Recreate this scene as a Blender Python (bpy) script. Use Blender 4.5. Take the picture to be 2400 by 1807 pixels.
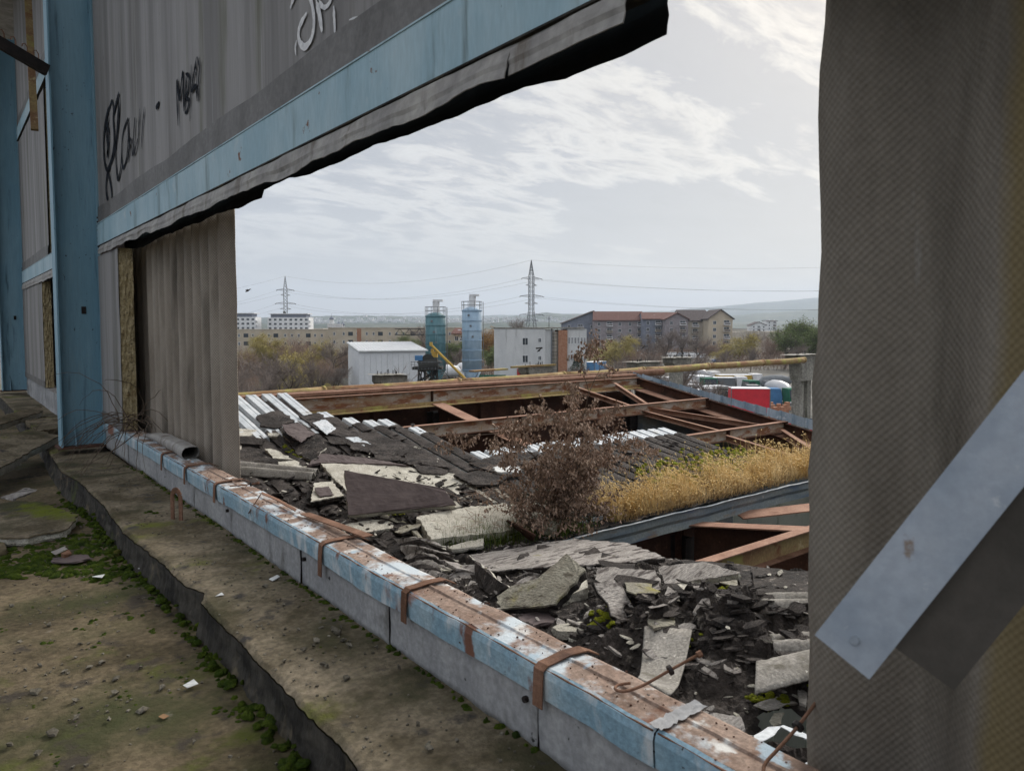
import bpy, math, random
from mathutils import Vector, Matrix, noise
for o in list(bpy.data.objects): bpy.data.objects.remove(o)
SC = bpy.context.scene
COL = SC.collection
R = random.Random(11)
rad = math.radians
TH, PT, F = rad(38.1), rad(3.3), 1720.0
HAZE = .00012
GZ = -11.5                      # level of the yard below the eye

# ------------------------------------------------------------------ camera
cam = bpy.data.cameras.new('camera'); co = bpy.data.objects.new('camera', cam); COL.objects.link(co)
fwd = Vector((math.sin(TH)*math.cos(PT), math.cos(TH)*math.cos(PT), -math.sin(PT)))
co.location = (0, 0, 0); co.rotation_euler = fwd.to_track_quat('-Z', 'Y').to_euler()
cam.sensor_width = 36; cam.lens = F/2400*36; cam.shift_y = -39/2400
cam.clip_start = .05; cam.clip_end = 30000
cam.dof.use_dof = True; cam.dof.focus_distance = 16; cam.dof.aperture_fstop = cam.lens/3.2
SC.camera = co

# ------------------------------------------------------------------ sky and light
SUN_AZ, SUN_EL = rad(74), rad(34)          # azimuth from +Y towards +X
w = bpy.data.worlds.new('World'); SC.world = w; w.use_nodes = True
N, L = w.node_tree.nodes, w.node_tree.links
bg = N['Background']; bg.inputs['Strength'].default_value = .1
def wn(t, **k):
    n = N.new(t)
    for a, v in k.items(): setattr(n, a, v)
    return n
def wmath(op, a, b=None, c=None):
    n = wn('ShaderNodeMath', operation=op)
    for i, v in enumerate((a, b, c)):
        if v is None: continue
        if isinstance(v, (int, float)): n.inputs[i].default_value = v
        else: L.new(v, n.inputs[i])
    return n.outputs[0]
def wramp(fac, stops):
    n = wn('ShaderNodeValToRGB'); e = n.color_ramp.elements
    while len(e) > 1: e.remove(e[-1])
    e[0].position = stops[0][0]; e[0].color = (*stops[0][1], 1)
    for p, c in stops[1:]:
        x = e.new(p); x.color = (*c, 1)
    L.new(fac, n.inputs[0]); return n.outputs[0]
def wmix(fac, a, b, mode='MIX'):
    n = wn('ShaderNodeMix', data_type='RGBA', blend_type=mode)
    for s, v in ((n.inputs[0], fac), (n.inputs[6], a), (n.inputs[7], b)):
        if isinstance(v, (int, float)): s.default_value = v
        elif isinstance(v, tuple): s.default_value = (*v, 1)
        else: L.new(v, s)
    return n.outputs[2]
sky = wn('ShaderNodeTexSky', sky_type='NISHITA', sun_disc=False)
sky.sun_elevation = SUN_EL; sky.sun_rotation = SUN_AZ; sky.dust_density = 3; sky.altitude = 300
tc = wn('ShaderNodeTexCoord'); sx = wn('ShaderNodeSeparateXYZ'); L.new(tc.outputs['Generated'], sx.inputs[0])
zc = wmath('MAXIMUM', sx.outputs[2], 0.0)
den = wmath('ADD', zc, .16)
cx = wn('ShaderNodeCombineXYZ')
L.new(wmath('DIVIDE', sx.outputs[0], den), cx.inputs[0]); L.new(wmath('DIVIDE', sx.outputs[1], den), cx.inputs[1])
def wnoise(scale, det, rough, dist, st=(1, 1, 1), off=(0, 0, 0), rz=0):
    m = wn('ShaderNodeMapping'); m.inputs['Scale'].default_value = st; m.inputs['Location'].default_value = off; m.inputs['Rotation'].default_value = (0, 0, rz)
    L.new(cx.outputs[0], m.inputs[0])
    n = wn('ShaderNodeTexNoise'); n.inputs['Scale'].default_value = scale; n.inputs['Detail'].default_value = det
    n.inputs['Roughness'].default_value = rough; n.inputs['Distortion'].default_value = dist
    L.new(m.outputs[0], n.inputs[0]); return n.outputs[0]
n1 = wnoise(.62, 9, .58, .35, (1, 1.7, 1), (3.1, 1.3, 0), rad(28))
n2 = wnoise(2.9, 12, .66, .5, (1, 2.2, 1), (7.7, 2.1, 0), rad(35))
dens = wmath('ADD', wmath('MULTIPLY', n1, .64), wmath('MULTIPLY', n2, .36))
# pale overcast, brighter towards the veiled sun, blue grey away from it
sd = wn('ShaderNodeVectorMath', operation='DOT_PRODUCT'); L.new(tc.outputs['Generated'], sd.inputs[0])
sd.inputs[1].default_value = (math.cos(SUN_EL)*math.sin(SUN_AZ), math.cos(SUN_EL)*math.cos(SUN_AZ), math.sin(SUN_EL))
glow = wramp(sd.outputs['Value'], [(0, (0, 0, 0)), (.45, (.04, .04, .04)), (.8, (.40, .40, .40)), (1, (.75, .75, .75))])
base = wmix(glow, (2.12, 2.18, 2.32), (2.62, 2.42, 2.06))
cloud = wramp(dens, [(.34, (.74, .76, .80)), (.43, (.82, .84, .88)), (.47, (.80, .82, .87)), (.50, (1.12, 1.12, 1.11)), (.52, (1.30, 1.29, 1.25)), (.545, (1.12, 1.11, 1.09)), (.565, (.88, .89, .92)), (.60, (.76, .78, .82)), (.65, (1.1, 1.09, 1.07))])
hi_boost = wramp(sx.outputs[2], [(0, (1, 1, 1)), (.42, (1, 1, 1)), (.62, (2.0, 1.97, 1.90)), (1, (3.0, 2.93, 2.8))])
hi = wramp(sx.outputs[2], [(0, (0, 0, 0)), (.05, (.15, .15, .15)), (.18, (.85, .85, .85)), (.4, (1, 1, 1))])
cl = wmix(hi, (1, 1, 1), cloud)
over = wmix(1.0, base, cl, 'MULTIPLY')
fin = wmix(.93, sky.outputs[0], wmix(1.0, over, hi_boost, 'MULTIPLY'))
L.new(fin, bg.inputs['Color'])
sl = bpy.data.lights.new('sun', 'SUN'); sl.energy = 1.4; sl.angle = rad(25); sl.color = (1, .95, .88)
so = bpy.data.objects.new('sun', sl); COL.objects.link(so)
so.rotation_euler = Vector((-math.cos(SUN_EL)*math.sin(SUN_AZ), -math.cos(SUN_EL)*math.cos(SUN_AZ), -math.sin(SUN_EL))).to_track_quat('-Z', 'Y').to_euler()
vs = SC.view_settings; vs.view_transform = 'Standard'; vs.look = 'None'; vs.exposure = 1.4; vs.gamma = 1; vs.use_curve_mapping = False
SC.cycles.max_bounces = 6; SC.cycles.diffuse_bounces = 4; SC.cycles.volume_bounces = 0; SC.cycles.use_denoising = True

# ------------------------------------------------------------------ measuring: sight lines met with the planes of the place
def ray(x, y):
    a, b = (x-1200)/F, -(y-864)/F
    return Vector((math.sin(TH)*math.cos(PT)+math.cos(TH)*a+math.sin(TH)*math.sin(PT)*b,
                   math.cos(TH)*math.cos(PT)-math.sin(TH)*a+math.cos(TH)*math.sin(PT)*b, -math.sin(PT)+math.cos(PT)*b))
def onz(x, y, z): d = ray(x, y); return d*(z/d.z)
def onx(x, y, X): d = ray(x, y); return d*(X/d.x)
def ony(x, y, Y): d = ray(x, y); return d*(Y/d.y)
YG, ZG, SL = 7.1, -2.76, .176
def fs(x, y, h=0): d = ray(x, y); return d*((ZG-SL*YG+h)/(d.z-SL*d.y))
def ns(x, y, h=0): d = ray(x, y); return d*((ZG+SL*YG+h)/(d.z+SL*d.y))
def rf(x, y, h=0):
    p = ns(x, y, h)
    return p if p.dot(FH) > 0 and p.length < 60 and p.y < YG else fs(x, y, h)
def roofz(Y): return ZG+SL*abs(Y-YG)
FH = Vector((math.sin(TH), math.cos(TH), 0)); RH = Vector((math.cos(TH), -math.sin(TH), 0))
def at(x, D, z=GZ): return FH*D+RH*((x-1200)/F*D)+Vector((0, 0, z))
def zat(y, D): return (765-y)/F*D

# ------------------------------------------------------------------ mesh helpers
class MB:
    def __init__(s): s.v = []; s.f = []; s.m = []; s.mi = 0
    def add(s, vs_, fs_):
        b = len(s.v); s.v.extend(tuple(v) for v in vs_)
        for f in fs_: s.f.append([b+i for i in f]); s.m.append(s.mi)
        return s
    def box(s, c, sz, rz=0, jit=0):
        c = Vector(c); h = Vector(sz)/2; M = Matrix.Rotation(rz, 3, 'Z'); vs_ = []
        for z in (-1, 1):
            for x, y in ((-1, -1), (1, -1), (1, 1), (-1, 1)):
                p = Vector((x*h.x, y*h.y, z*h.z))
                if jit: p += Vector((R.uniform(-jit, jit), R.uniform(-jit, jit), R.uniform(-jit, jit)))
                vs_.append(c+M@p)
        return s.add(vs_, [(3, 2, 1, 0), (4, 5, 6, 7), (0, 1, 5, 4), (1, 2, 6, 5), (2, 3, 7, 6), (3, 0, 4, 7)])
    def prof(s, p, q, pts, up=(0, 0, 1), n=1, dfn=None):
        p, q = Vector(p), Vector(q); d = (q-p).normalized(); a = d.cross(Vector(up)).normalized(); u = a.cross(d)
        k = len(pts); vs_ = []
        for i in range(n+1):
            c = p.lerp(q, i/n)
            for j, (x, y) in enumerate(pts):
                v = c+a*x+u*y
                if dfn: v = v+dfn(i/n, j)
                vs_.append(v)
        f = [[i*k+j, i*k+(j+1) % k, (i+1)*k+(j+1) % k, (i+1)*k+j] for i in range(n) for j in range(k)]
        f.append(list(range(k))[::-1]); f.append([n*k+j for j in range(k)])
        return s.add(vs_, f)
    def bar(s, p, q, w_, h_, up=(0, 0, 1)):
        return s.prof(p, q, [(-w_/2, -h_/2), (w_/2, -h_/2), (w_/2, h_/2), (-w_/2, h_/2)], up)
    def ibeam(s, p, q, h_, b, tf=.012, tw=.01, up=(0, 0, 1)):
        H, B, t = h_/2, b/2, tw/2
        return s.prof(p, q, [(-B, -H), (B, -H), (B, -H+tf), (t, -H+tf), (t, H-tf), (B, H-tf), (B, H), (-B, H), (-B, H-tf), (-t, H-tf), (-t, -H+tf), (-B, -H+tf)], up)
    def chan(s, p, q, h_, b, t=.01, up=(0, 0, 1), sg=1):
        H = h_/2
        return s.prof(p, q, [(sg*x, y) for x, y in ((0, -H), (b, -H), (b, -H+t), (t, -H+t), (t, H-t), (b, H-t), (b, H), (0, H))], up)
    def tube(s, pts, r, n=6, caps=True):
        pts = [Vector(p) for p in pts]; k = len(pts)
        rs = r if isinstance(r, (list, tuple)) else [r]*k
        vs_ = []; a = None
        for i, p in enumerate(pts):
            d = (pts[min(i+1, k-1)]-pts[max(i-1, 0)])
            d = d.normalized() if d.length > 1e-9 else Vector((0, 0, 1))
            if a is None: a = d.orthogonal().normalized()
            else:
                a = a-d*a.dot(d); a = a.normalized() if a.length > 1e-6 else d.orthogonal().normalized()
            b = d.cross(a)
            for j in range(n):
                t = 2*math.pi*j/n; vs_.append(p+(a*math.cos(t)+b*math.sin(t))*rs[i])
        f = [[i*n+j, i*n+(j+1) % n, (i+1)*n+(j+1) % n, (i+1)*n+j] for i in range(k-1) for j in range(n)]
        if caps and n > 2: f += [list(range(n))[::-1], [(k-1)*n+j for j in range(n)]]
        return s.add(vs_, f)
    def lathe(s, c, prof, n=24):
        c = Vector(c); vs_ = [c+Vector((r*math.cos(2*math.pi*j/n), r*math.sin(2*math.pi*j/n), z)) for r, z in prof for j in range(n)]
        f = [[i*n+j, i*n+(j+1) % n, (i+1)*n+(j+1) % n, (i+1)*n+j] for i in range(len(prof)-1) for j in range(n)]
        f += [list(range(n))[::-1], [(len(prof)-1)*n+j for j in range(n)]]
        return s.add(vs_, f)
    def grid(s, fn, nu, nv, keep=None):
        vs_ = [fn(i/nu, j/nv) for i in range(nu+1) for j in range(nv+1)]
        f = [[i*(nv+1)+j, (i+1)*(nv+1)+j, (i+1)*(nv+1)+j+1, i*(nv+1)+j+1] for i in range(nu) for j in range(nv) if keep is None or keep((i+.5)/nu, (j+.5)/nv)]
        return s.add(vs_, f)
    def prism(s, pts, dn):
        k = len(pts); pts = [Vector(p) for p in pts]; dn = Vector(dn)
        return s.add(pts+[p+dn for p in pts], [list(range(k)), [k+j for j in range(k)][::-1]]+[[(j+1) % k, j, k+j, k+(j+1) % k] for j in range(k)])
    def build(s, name, mt, parent=None, smooth=False, **tags):
        me = bpy.data.meshes.new(name)
        if parent is not None:
            org = Vector((0, 0, 0)); q = parent
            while q is not None: org += q.location; q = q.parent
        elif s.v:
            xs, ys, zs = zip(*s.v); org = Vector(((min(xs)+max(xs))/2, (min(ys)+max(ys))/2, min(zs)))
        me.from_pydata([(v[0]-org.x, v[1]-org.y, v[2]-org.z) for v in s.v], [], s.f)
        for m_ in (mt if isinstance(mt, (list, tuple)) else [mt]): me.materials.append(m_)
        if any(s.m): me.polygons.foreach_set('material_index', s.m)
        if smooth: me.polygons.foreach_set('use_smooth', [True]*len(me.polygons))
        me.update()
        o = bpy.data.objects.new(name, me); COL.objects.link(o)
        if parent is None: o.location = org
        else: o.parent = parent
        tag(o, **tags)
        return o
def tag(o, label=None, cat=None, group=None, kind=None):
    if label: o['label'] = label
    if cat: o['category'] = cat
    if group: o['group'] = group
    if kind: o['kind'] = kind
    return o
def thing(name, label, cat, loc=(0, 0, 0), rz=0, group=None):
    o = bpy.data.objects.new(name, None); COL.objects.link(o); o.location = loc; o.rotation_euler = (0, 0, rz); o.empty_display_size = .2
    return tag(o, label, cat, group)
KIDS = {}
def copy_tree(o, loc, rz=0, label=None, scale=None, group=None):
    def cp(a, par):
        c = a.copy(); COL.objects.link(c)
        if par is not None: c.parent = par
        for ch in a.children: cp(ch, c)
        return c
    c = cp(o, None); c.location = loc; c.rotation_euler = (0, 0, rz)
    if scale: c.scale = scale
    if label: c['label'] = label
    if group: c['group'] = group
    return c
def fbm(x, y=0, z=0, o=4): return noise.fractal(Vector((x, y, z)), .9, 2.1, o)

# ------------------------------------------------------------------ materials
def mat(name, c1, c2, sc=2., st=(1, 1, 1), layers=(), bump=.3, bsc=30., bst=(1, 1, 1), rough=.85, metal=0., det=7, lo=.35, hi=.65, extra=None, bd=.01, fm=None):
    m = bpy.data.materials.new(name); m.use_nodes = True; nt = m.node_tree; n, l = nt.nodes, nt.links
    if fm is None: fm = .45 if bump >= .6 else (.28 if bump >= .3 else .12)
    p = n['Principled BSDF']; p.inputs['Roughness'].default_value = rough; p.inputs['Specular IOR Level'].default_value = .15 if rough > .7 else (.3 if rough > .45 else .5); p.inputs['Metallic'].default_value = metal
    t = n.new('ShaderNodeTexCoord'); oi = n.new('ShaderNodeObjectInfo')
    va = n.new('ShaderNodeVectorMath'); va.operation = 'MULTIPLY_ADD'
    va.inputs[0].default_value = (17, 31, 23)
    l.new(oi.outputs['Random'], va.inputs[1]); l.new(t.outputs['Object'], va.inputs[2])
    def nz(scale, stv, d=7, off=0, ro=.6):
        mp = n.new('ShaderNodeMapping'); mp.inputs['Scale'].default_value = stv; mp.inputs['Location'].default_value = (off, off*1.7, off*.6)
        l.new(va.outputs[0], mp.inputs[0])
        k = n.new('ShaderNodeTexNoise'); k.inputs['Scale'].default_value = scale; k.inputs['Detail'].default_value = d; k.inputs['Roughness'].default_value = ro
        l.new(mp.outputs[0], k.inputs[0]); return k.outputs[0]
    def mr(v, a, b):
        k = n.new('ShaderNodeMapRange'); k.interpolation_type = 'SMOOTHSTEP'; k.inputs[1].default_value = a; k.inputs[2].default_value = b
        l.new(v, k.inputs[0]); return k.outputs[0]
    def mx(f, a, b):
        k = n.new('ShaderNodeMix'); k.data_type = 'RGBA'; l.new(f, k.inputs[0])
        for s, v in ((k.inputs[6], a), (k.inputs[7], b)):
            if isinstance(v, tuple): s.default_value = (*v, 1)
            else: l.new(v, s)
        return k.outputs[2]
    col = mx(mr(nz(sc, st, det), lo, hi), c1, c2)
    fine = mr(nz(bsc*1.3, bst, 4, 5), .3, .75)
    dk = n.new('ShaderNodeMix'); dk.data_type = 'RGBA'; dk.blend_type = 'MULTIPLY'; dk.inputs[0].default_value = fm
    l.new(col, dk.inputs[6]); cr = n.new('ShaderNodeCombineColor')
    for i in range(3): l.new(fine, cr.inputs[i])
    l.new(cr.outputs[0], dk.inputs[7]); col = dk.outputs[2]
    for i, ly in enumerate(layers):
        c, s_, a, b = ly[:4]; stv = ly[4] if len(ly) > 4 else (1, 1, 1)
        col = mx(mr(nz(s_, stv, 8, 3+7*i), a, b), col, c)
    if extra: col = extra(n, l, t, va, col, mx, mr, nz)
    l.new(col, p.inputs['Base Color'])
    if bump:
        bn = n.new('ShaderNodeBump'); bn.inputs['Strength'].default_value = bump; bn.inputs['Distance'].default_value = bd
        l.new(nz(bsc, bst, 8, 1, .65), bn.inputs['Height']); l.new(bn.outputs[0], p.inputs['Normal'])
    return m
def dimple(n, l, t, va, kt, kz, axis=1):
    """height of the woven imprint of fibre cement sheet"""
    s = n.new('ShaderNodeSeparateXYZ'); l.new(t.outputs['Object'], s.inputs[0])
    def M(op, a, b=None):
        k = n.new('ShaderNodeMath'); k.operation = op
        for i, v in enumerate((a, b)):
            if v is None: continue
            if isinstance(v, (int, float)): k.inputs[i].default_value = v
            else: l.new(v, k.inputs[i])
        return k.outputs[0]
    wn_ = n.new('ShaderNodeTexNoise'); wn_.inputs['Scale'].default_value = 9; l.new(t.outputs['Object'], wn_.inputs[0])
    a = M('ADD', M('MULTIPLY', s.outputs[axis], kt), M('MULTIPLY', wn_.outputs[0], 5.0)); b = M('ADD', M('MULTIPLY', s.outputs[2], kz), M('MULTIPLY', wn_.outputs[0], -7.0))
    return M('MULTIPLY', M('SINE', a), M('SINE', b))
def dimple_mat(name, c1, c2, kt, kz, strength=.5, stain=False, cm=.45):
    def ex(n, l, t, va, col, mx, mr, nz):
        h = dimple(n, l, t, va, kt, kz)
        if stain:
            s = n.new('ShaderNodeSeparateXYZ'); l.new(t.outputs['Object'], s.inputs[0])
            a = n.new('ShaderNodeMath'); a.operation = 'MULTIPLY_ADD'; l.new(nz(1.6, (1, 1, 1), 5, 2), a.inputs[0]); a.inputs[1].default_value = .12; l.new(s.outputs[1], a.inputs[2])
            k = n.new('ShaderNodeMapRange'); k.inputs[1].default_value = stain+.02; k.inputs[2].default_value = stain-.02; l.new(a.outputs[0], k.inputs[0])
            k5 = n.new('ShaderNodeMath'); k5.operation = 'MULTIPLY'; l.new(k.outputs[0], k5.inputs[0]); k5.inputs[1].default_value = .6; col = mx(k5.outputs[0], col, (.17, .125, .035))
        f = mr(h, -.6, .8)
        k = n.new('ShaderNodeMix'); k.data_type = 'RGBA'; k.blend_type = 'MULTIPLY'; k.inputs[0].default_value = cm
        l.new(col, k.inputs[6]); cr = n.new('ShaderNodeCombineColor')
        for i in range(3): l.new(f, cr.inputs[i])
        l.new(cr.outputs[0], k.inputs[7])
        bn = n.new('ShaderNodeBump'); bn.inputs['Strength'].default_value = strength; bn.inputs['Distance'].default_value = .003
        l.new(h, bn.inputs['Height']); l.new(bn.outputs[0], n['Principled BSDF'].inputs['Normal'])
        return k.outputs[2]
    return mat(name, c1, c2, 3, (1, 1, .25), bump=0, bsc=25, layers=[((.09, .08, .065), 2.2, .52, .75, (1, 1, .2)), ((.30, .29, .27), 7, .66, .74, (1, 1, .12))], extra=ex, rough=.9)

RUST = (.13, .055, .03)
M = {}
M['concrete'] = mat('mossy_concrete', (.085, .068, .04), (.21, .165, .105), 2.2, layers=[((.045, .05, .02), 1.3, .45, .72), ((.075, .085, .018), 2.9, .56, .72), ((.05, .042, .033), 5, .55, .68), ((.24, .22, .19), 3.3, .66, .76), ((.28, .25, .2), 38, .72, .76)], bump=.9, bsc=22, rough=.95, bd=.02)
M['ledge'] = mat('ledge_concrete', (.11, .09, .055), (.27, .225, .16), 2.6, layers=[((.05, .048, .025), 1.7, .48, .7), ((.105, .125, .010), 1.15, .56, .68), ((.055, .05, .045), 6, .58, .7), ((.28, .25, .2), 42, .72, .76)], bump=1, bsc=26, rough=.95, bd=.02)
M['felt_edge'] = mat('bitumen_upstand', (.03, .028, .025), (.085, .078, .066), 3, (1, 1, 2.5), layers=[((.15, .125, .085), 5, .56, .72), ((.06, .075, .02), 3, .6, .75)], bump=1, bsc=14, bst=(1, 1, .4), rough=.75, bd=.03)
M['blue'] = mat('blue_paint', (.185, .345, .44), (.24, .40, .49), 1.4, (3, 3, .35), layers=[((.06, .12, .16), 3, .57, .75, (4, 4, .3)), ((.22, .33, .38), 4.3, .62, .8, (3, 3, .3)), ((.03, .035, .035), 30, .67, .71, (1, 1, .5)), (RUST, 9, .72, .76, (1, 1, .4))], bump=.12, bsc=40, bst=(1, 1, .08), rough=.5)
M['blue_girt'] = mat('pale_blue_paint', (.28, .44, .52), (.40, .54, .60), 1.1, (3, 1.5, .6), layers=[((.12, .17, .17), 2.2, .56, .74, (2, 3, .35)), ((.4, .5, .54), 5, .6, .75), ((.16, .07, .035), 7, .67, .705), ((.05, .05, .04), 26, .7, .74)], bump=.12, bsc=44, bst=(1, 1, .2), rough=.55)
M['rail_face'] = mat('worn_blue_rail', (.25, .40, .50), (.38, .51, .58), 4, (1, 1, .7), layers=[((.52, .56, .58), 7, .52, .66, (1, 1, .4)), ((.17, .08, .055), 6, .60, .68, (1, 1, .5)), ((.24, .12, .085), 1.7, .60, .70), ((.05, .05, .05), 28, .66, .72)], bump=.5, bsc=40, rough=.7)
M['rail_top'] = mat('rusty_rail_top', (.25, .17, .13), (.37, .275, .22), 5, (1, .6, 1), layers=[((.48, .53, .56), 3.4, .50, .60), ((.58, .58, .56), 7, .57, .68), ((.33, .41, .47), 5, .62, .68), ((.17, .08, .05), 4.5, .56, .68), ((.06, .05, .045), 30, .66, .71)], bump=.6, bsc=45, rough=.85)
M['rust'] = mat('rusty_steel', (.15, .08, .05), (.25, .14, .095), 5, layers=[((.07, .04, .03), 3, .55, .72), ((.33, .2, .13), 11, .6, .75)], bump=.5, bsc=50, rough=.9)
M['rust_dark'] = mat('dark_rusty_steel', (.06, .032, .024), (.11, .055, .038), 1.5, (1, 1, .7), layers=[((.04, .025, .02), 2, .5, .72), ((.2, .1, .06), 6, .62, .8)], bump=.4, bsc=20, rough=.9)
M['purlin'] = mat('purlin_steel', (.40, .26, .16), (.54, .48, .41), 2.6, (.5, 1, 1.4), layers=[((.24, .11, .06), 3.1, .48, .60, (.6, 1, 2)), ((.52, .50, .45), 5, .58, .68, (.5, 1, 2)), ((.14, .065, .04), 4, .60, .7), ((.35, .2, .09), 9, .58, .7)], bump=.4, bsc=30, rough=.9)
M['flange'] = mat('pink_rusty_flange', (.27, .15, .105), (.38, .23, .165), 3, layers=[((.16, .08, .05), 2.5, .55, .7), ((.4, .27, .2), 8, .62, .75)], bump=.3, bsc=30, rough=.9)
M['ochre'] = mat('ochre_steel', (.38, .29, .14), (.27, .15, .085), 2, (.5, 1, 1), layers=[((.33, .30, .10), 2.3, .52, .66), ((.20, .09, .05), 4, .58, .7), ((.46, .38, .22), 7, .6, .72)], bump=.4, bsc=24, rough=.9)
M['panel'] = mat('grey_wall_panel', (.17, .163, .158), (.30, .29, .285), 1.0, (2.5, 2.5, .12), layers=[((.10, .093, .08), 1.7, .52, .74, (2, 2, .12)), ((.09, .09, .045), 1.3, .56, .76, (2.2, 2.2, .2)), ((.36, .36, .37), 3.4, .62, .8, (3, 3, .1)), ((.05, .045, .04), 20, .70, .74, (1, 1, .5))], bump=.15, bsc=40, bst=(1, 1, .06), rough=.6)
M['flashing'] = mat('dark_flashing', (.13, .125, .12), (.19, .185, .18), 3, (1, 1, .5), layers=[((.2, .2, .2), 8, .62, .76)], bump=.3, bsc=20, rough=.6)
M['strip'] = mat('grey_torn_flashing', (.27, .26, .25), (.40, .385, .36), 2.5, (2, 1.4, .5), layers=[((.14, .12, .10), 3, .55, .7, (2, 2, .4))], bump=.35, bsc=14, rough=.6)
M['rubber'] = mat('black_lining', (.006, .006, .008), (.012, .012, .014), 4, bump=.2, bsc=12, rough=.8)
M['foam'] = mat('foam_core', (.46, .37, .20), (.66, .55, .34), 20, layers=[((.14, .11, .07), 30, .55, .68), ((.2, .13, .06), 5, .6, .72)], bump=1, bsc=70, rough=1, bd=.02)
M['sill_panel'] = mat('sill_cladding', (.29, .295, .305), (.40, .405, .41), 1.6, (2, 2, .5), layers=[((.10, .095, .085), 3, .56, .75, (1, 1, .7)), ((.55, .56, .56), 5, .70, .73, (6, 6, .12)), ((.04, .04, .04), 14, .68, .72)], bump=.4, bsc=26, rough=.8)
M['fc_far'] = dimple_mat('fibre_cement_sheet', (.34, .295, .245), (.45, .40, .34), 400, 260, .4, cm=.35)
M['fc_near'] = dimple_mat('fibre_cement_sheet_close', (.175, .155, .13), (.25, .225, .19), 350, 285, .3, stain=.15, cm=.12)
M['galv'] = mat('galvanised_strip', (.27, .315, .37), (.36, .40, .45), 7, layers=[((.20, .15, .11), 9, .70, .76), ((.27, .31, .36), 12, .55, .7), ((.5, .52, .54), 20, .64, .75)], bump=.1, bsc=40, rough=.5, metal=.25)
M['galv_dark'] = mat('dull_and_shade_galvanised', (.075, .07, .062), (.11, .10, .09), 5, bump=.2, bsc=30, rough=.8)  # dark galvanised tone; also carries the painted shade of the angle's back flange
M['deck'] = mat('deck_paint', (.50, .55, .59), (.66, .69, .72), 3, layers=[((.36, .38, .40), 5, .55, .7), ((.3, .29, .27), 2, .6, .75)], bump=.3, bsc=30, rough=.7)
M['felt'] = mat('bitumen_felt', (.05, .043, .040), (.125, .108, .10), 2.2, layers=[((.028, .025, .025), 4, .5, .66, (1, 2, 1)), ((.20, .18, .165), 6, .63, .72, (1, 3, 1)), ((.07, .075, .02), 3, .70, .76), ((.26, .24, .22), 45, .68, .74)], bump=1, bsc=18, bst=(1, 3, 1), rough=.85, bd=.06)
M['felt_dk'] = mat('black_felt', (.022, .019, .018), (.085, .072, .065), 4, layers=[((.22, .195, .17), 9, .60, .68), ((.22, .2, .18), 50, .68, .74)], bump=1, bsc=24, rough=.8, bd=.04)
M['felt_brown'] = mat('smooth_brown_felt', (.092, .072, .072), (.12, .096, .094), 2, layers=[((.16, .14, .14), 12, .68, .76)], bump=.25, bsc=12, rough=.75)
M['aggregate'] = mat('light_wood_wool_board', (.60, .57, .49), (.78, .75, .66), 6, layers=[((.20, .185, .15), 55, .57, .66), ((.12, .10, .085), 7, .66, .71), ((.36, .36, .22), 2, .6, .75)], bump=1, bsc=90, rough=1, bd=.02)
M['flaky'] = mat('flaking_grey_board', (.40, .37, .345), (.60, .56, .525), 3, (1, 2.5, 1), layers=[((.11, .095, .09), 4, .52, .62, (1, 3, 1)), ((.05, .045, .045), 7, .62, .68, (1, 2, 1)), ((.26, .24, .10), 3, .66, .74)], bump=1, bsc=20, bst=(1, 3, 1), rough=.95, bd=.04)
M['lichen'] = mat('lichened_board', (.30, .275, .22), (.42, .40, .33), 4, (2, 1, 1), layers=[((.30, .27, .08), 2.5, .52, .68), ((.13, .115, .09), 6, .56, .66, (3, 1, 1)), ((.1, .13, .03), 5, .68, .76)], bump=1, bsc=24, bst=(3, 1, 1), rough=.95, bd=.03)
M['cement_sheet'] = mat('grey_cement_sheet', (.25, .235, .21), (.38, .36, .33), 5, layers=[((.13, .12, .10), 8, .55, .7), ((.55, .53, .48), 40, .62, .72)], bump=.6, bsc=50, rough=.95)
M['moss'] = mat('moss', (.035, .065, .006), (.09, .13, .012), 14, layers=[((.02, .035, .006), 6, .52, .7), ((.13, .11, .03), 4, .66, .74)], bump=1, bsc=120, rough=1, bd=.02)
M['moss_bright'] = mat('bright_moss', (.16, .19, .012), (.28, .29, .02), 14, layers=[((.06, .075, .01), 8, .54, .7)], bump=1, bsc=90, rough=1, bd=.02)
M['chip'] = mat('stone_chip', (.11, .098, .075), (.23, .21, .17), 5, layers=[((.07, .06, .045), 9, .55, .7)], bump=.6, bsc=60, rough=.95)
M['ink'] = mat('black_marker', (.012, .015, .022), (.02, .024, .032), 5, bump=0, rough=1)
M['chalk'] = mat('white_marker', (.62, .63, .65), (.8, .8, .8), 30, bump=0, rough=.8)
M['white_bit'] = mat('white_shard', (.6, .62, .62), (.75, .76, .75), 6, bump=.3, rough=.7)
M['iron'] = mat('black_iron', (.012, .010, .010), (.03, .022, .02), 8, bump=.4, rough=.7)
M['twig'] = mat('dry_twig', (.10, .075, .055), (.17, .13, .10), 10, bump=.3, rough=.95)
M['deadleaf'] = mat('dead_leaf', (.30, .205, .155), (.48, .36, .28), 3, layers=[((.26, .19, .15), 6, .62, .7)], bump=.3, bsc=40, rough=.9)
M['straw'] = mat('dry_grass', (.66, .47, .20), (.84, .66, .36), 3, layers=[((.42, .30, .14), 2, .55, .7)], bump=0, rough=.9)
M['straw_dark'] = mat('matted_dry_grass', (.38, .26, .12), (.52, .38, .20), 3, bump=0, rough=.95)
M['grass'] = mat('green_grass', (.06, .10, .02), (.13, .17, .03), 4, bump=0, rough=.9)
M['fascia'] = mat('blue_fascia', (.24, .34, .44), (.38, .47, .56), 3, (1, 1, .4), layers=[((.5, .57, .63), 5, .58, .72), ((.14, .17, .2), 6, .64, .74)], bump=.2, bsc=20, rough=.5)
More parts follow.
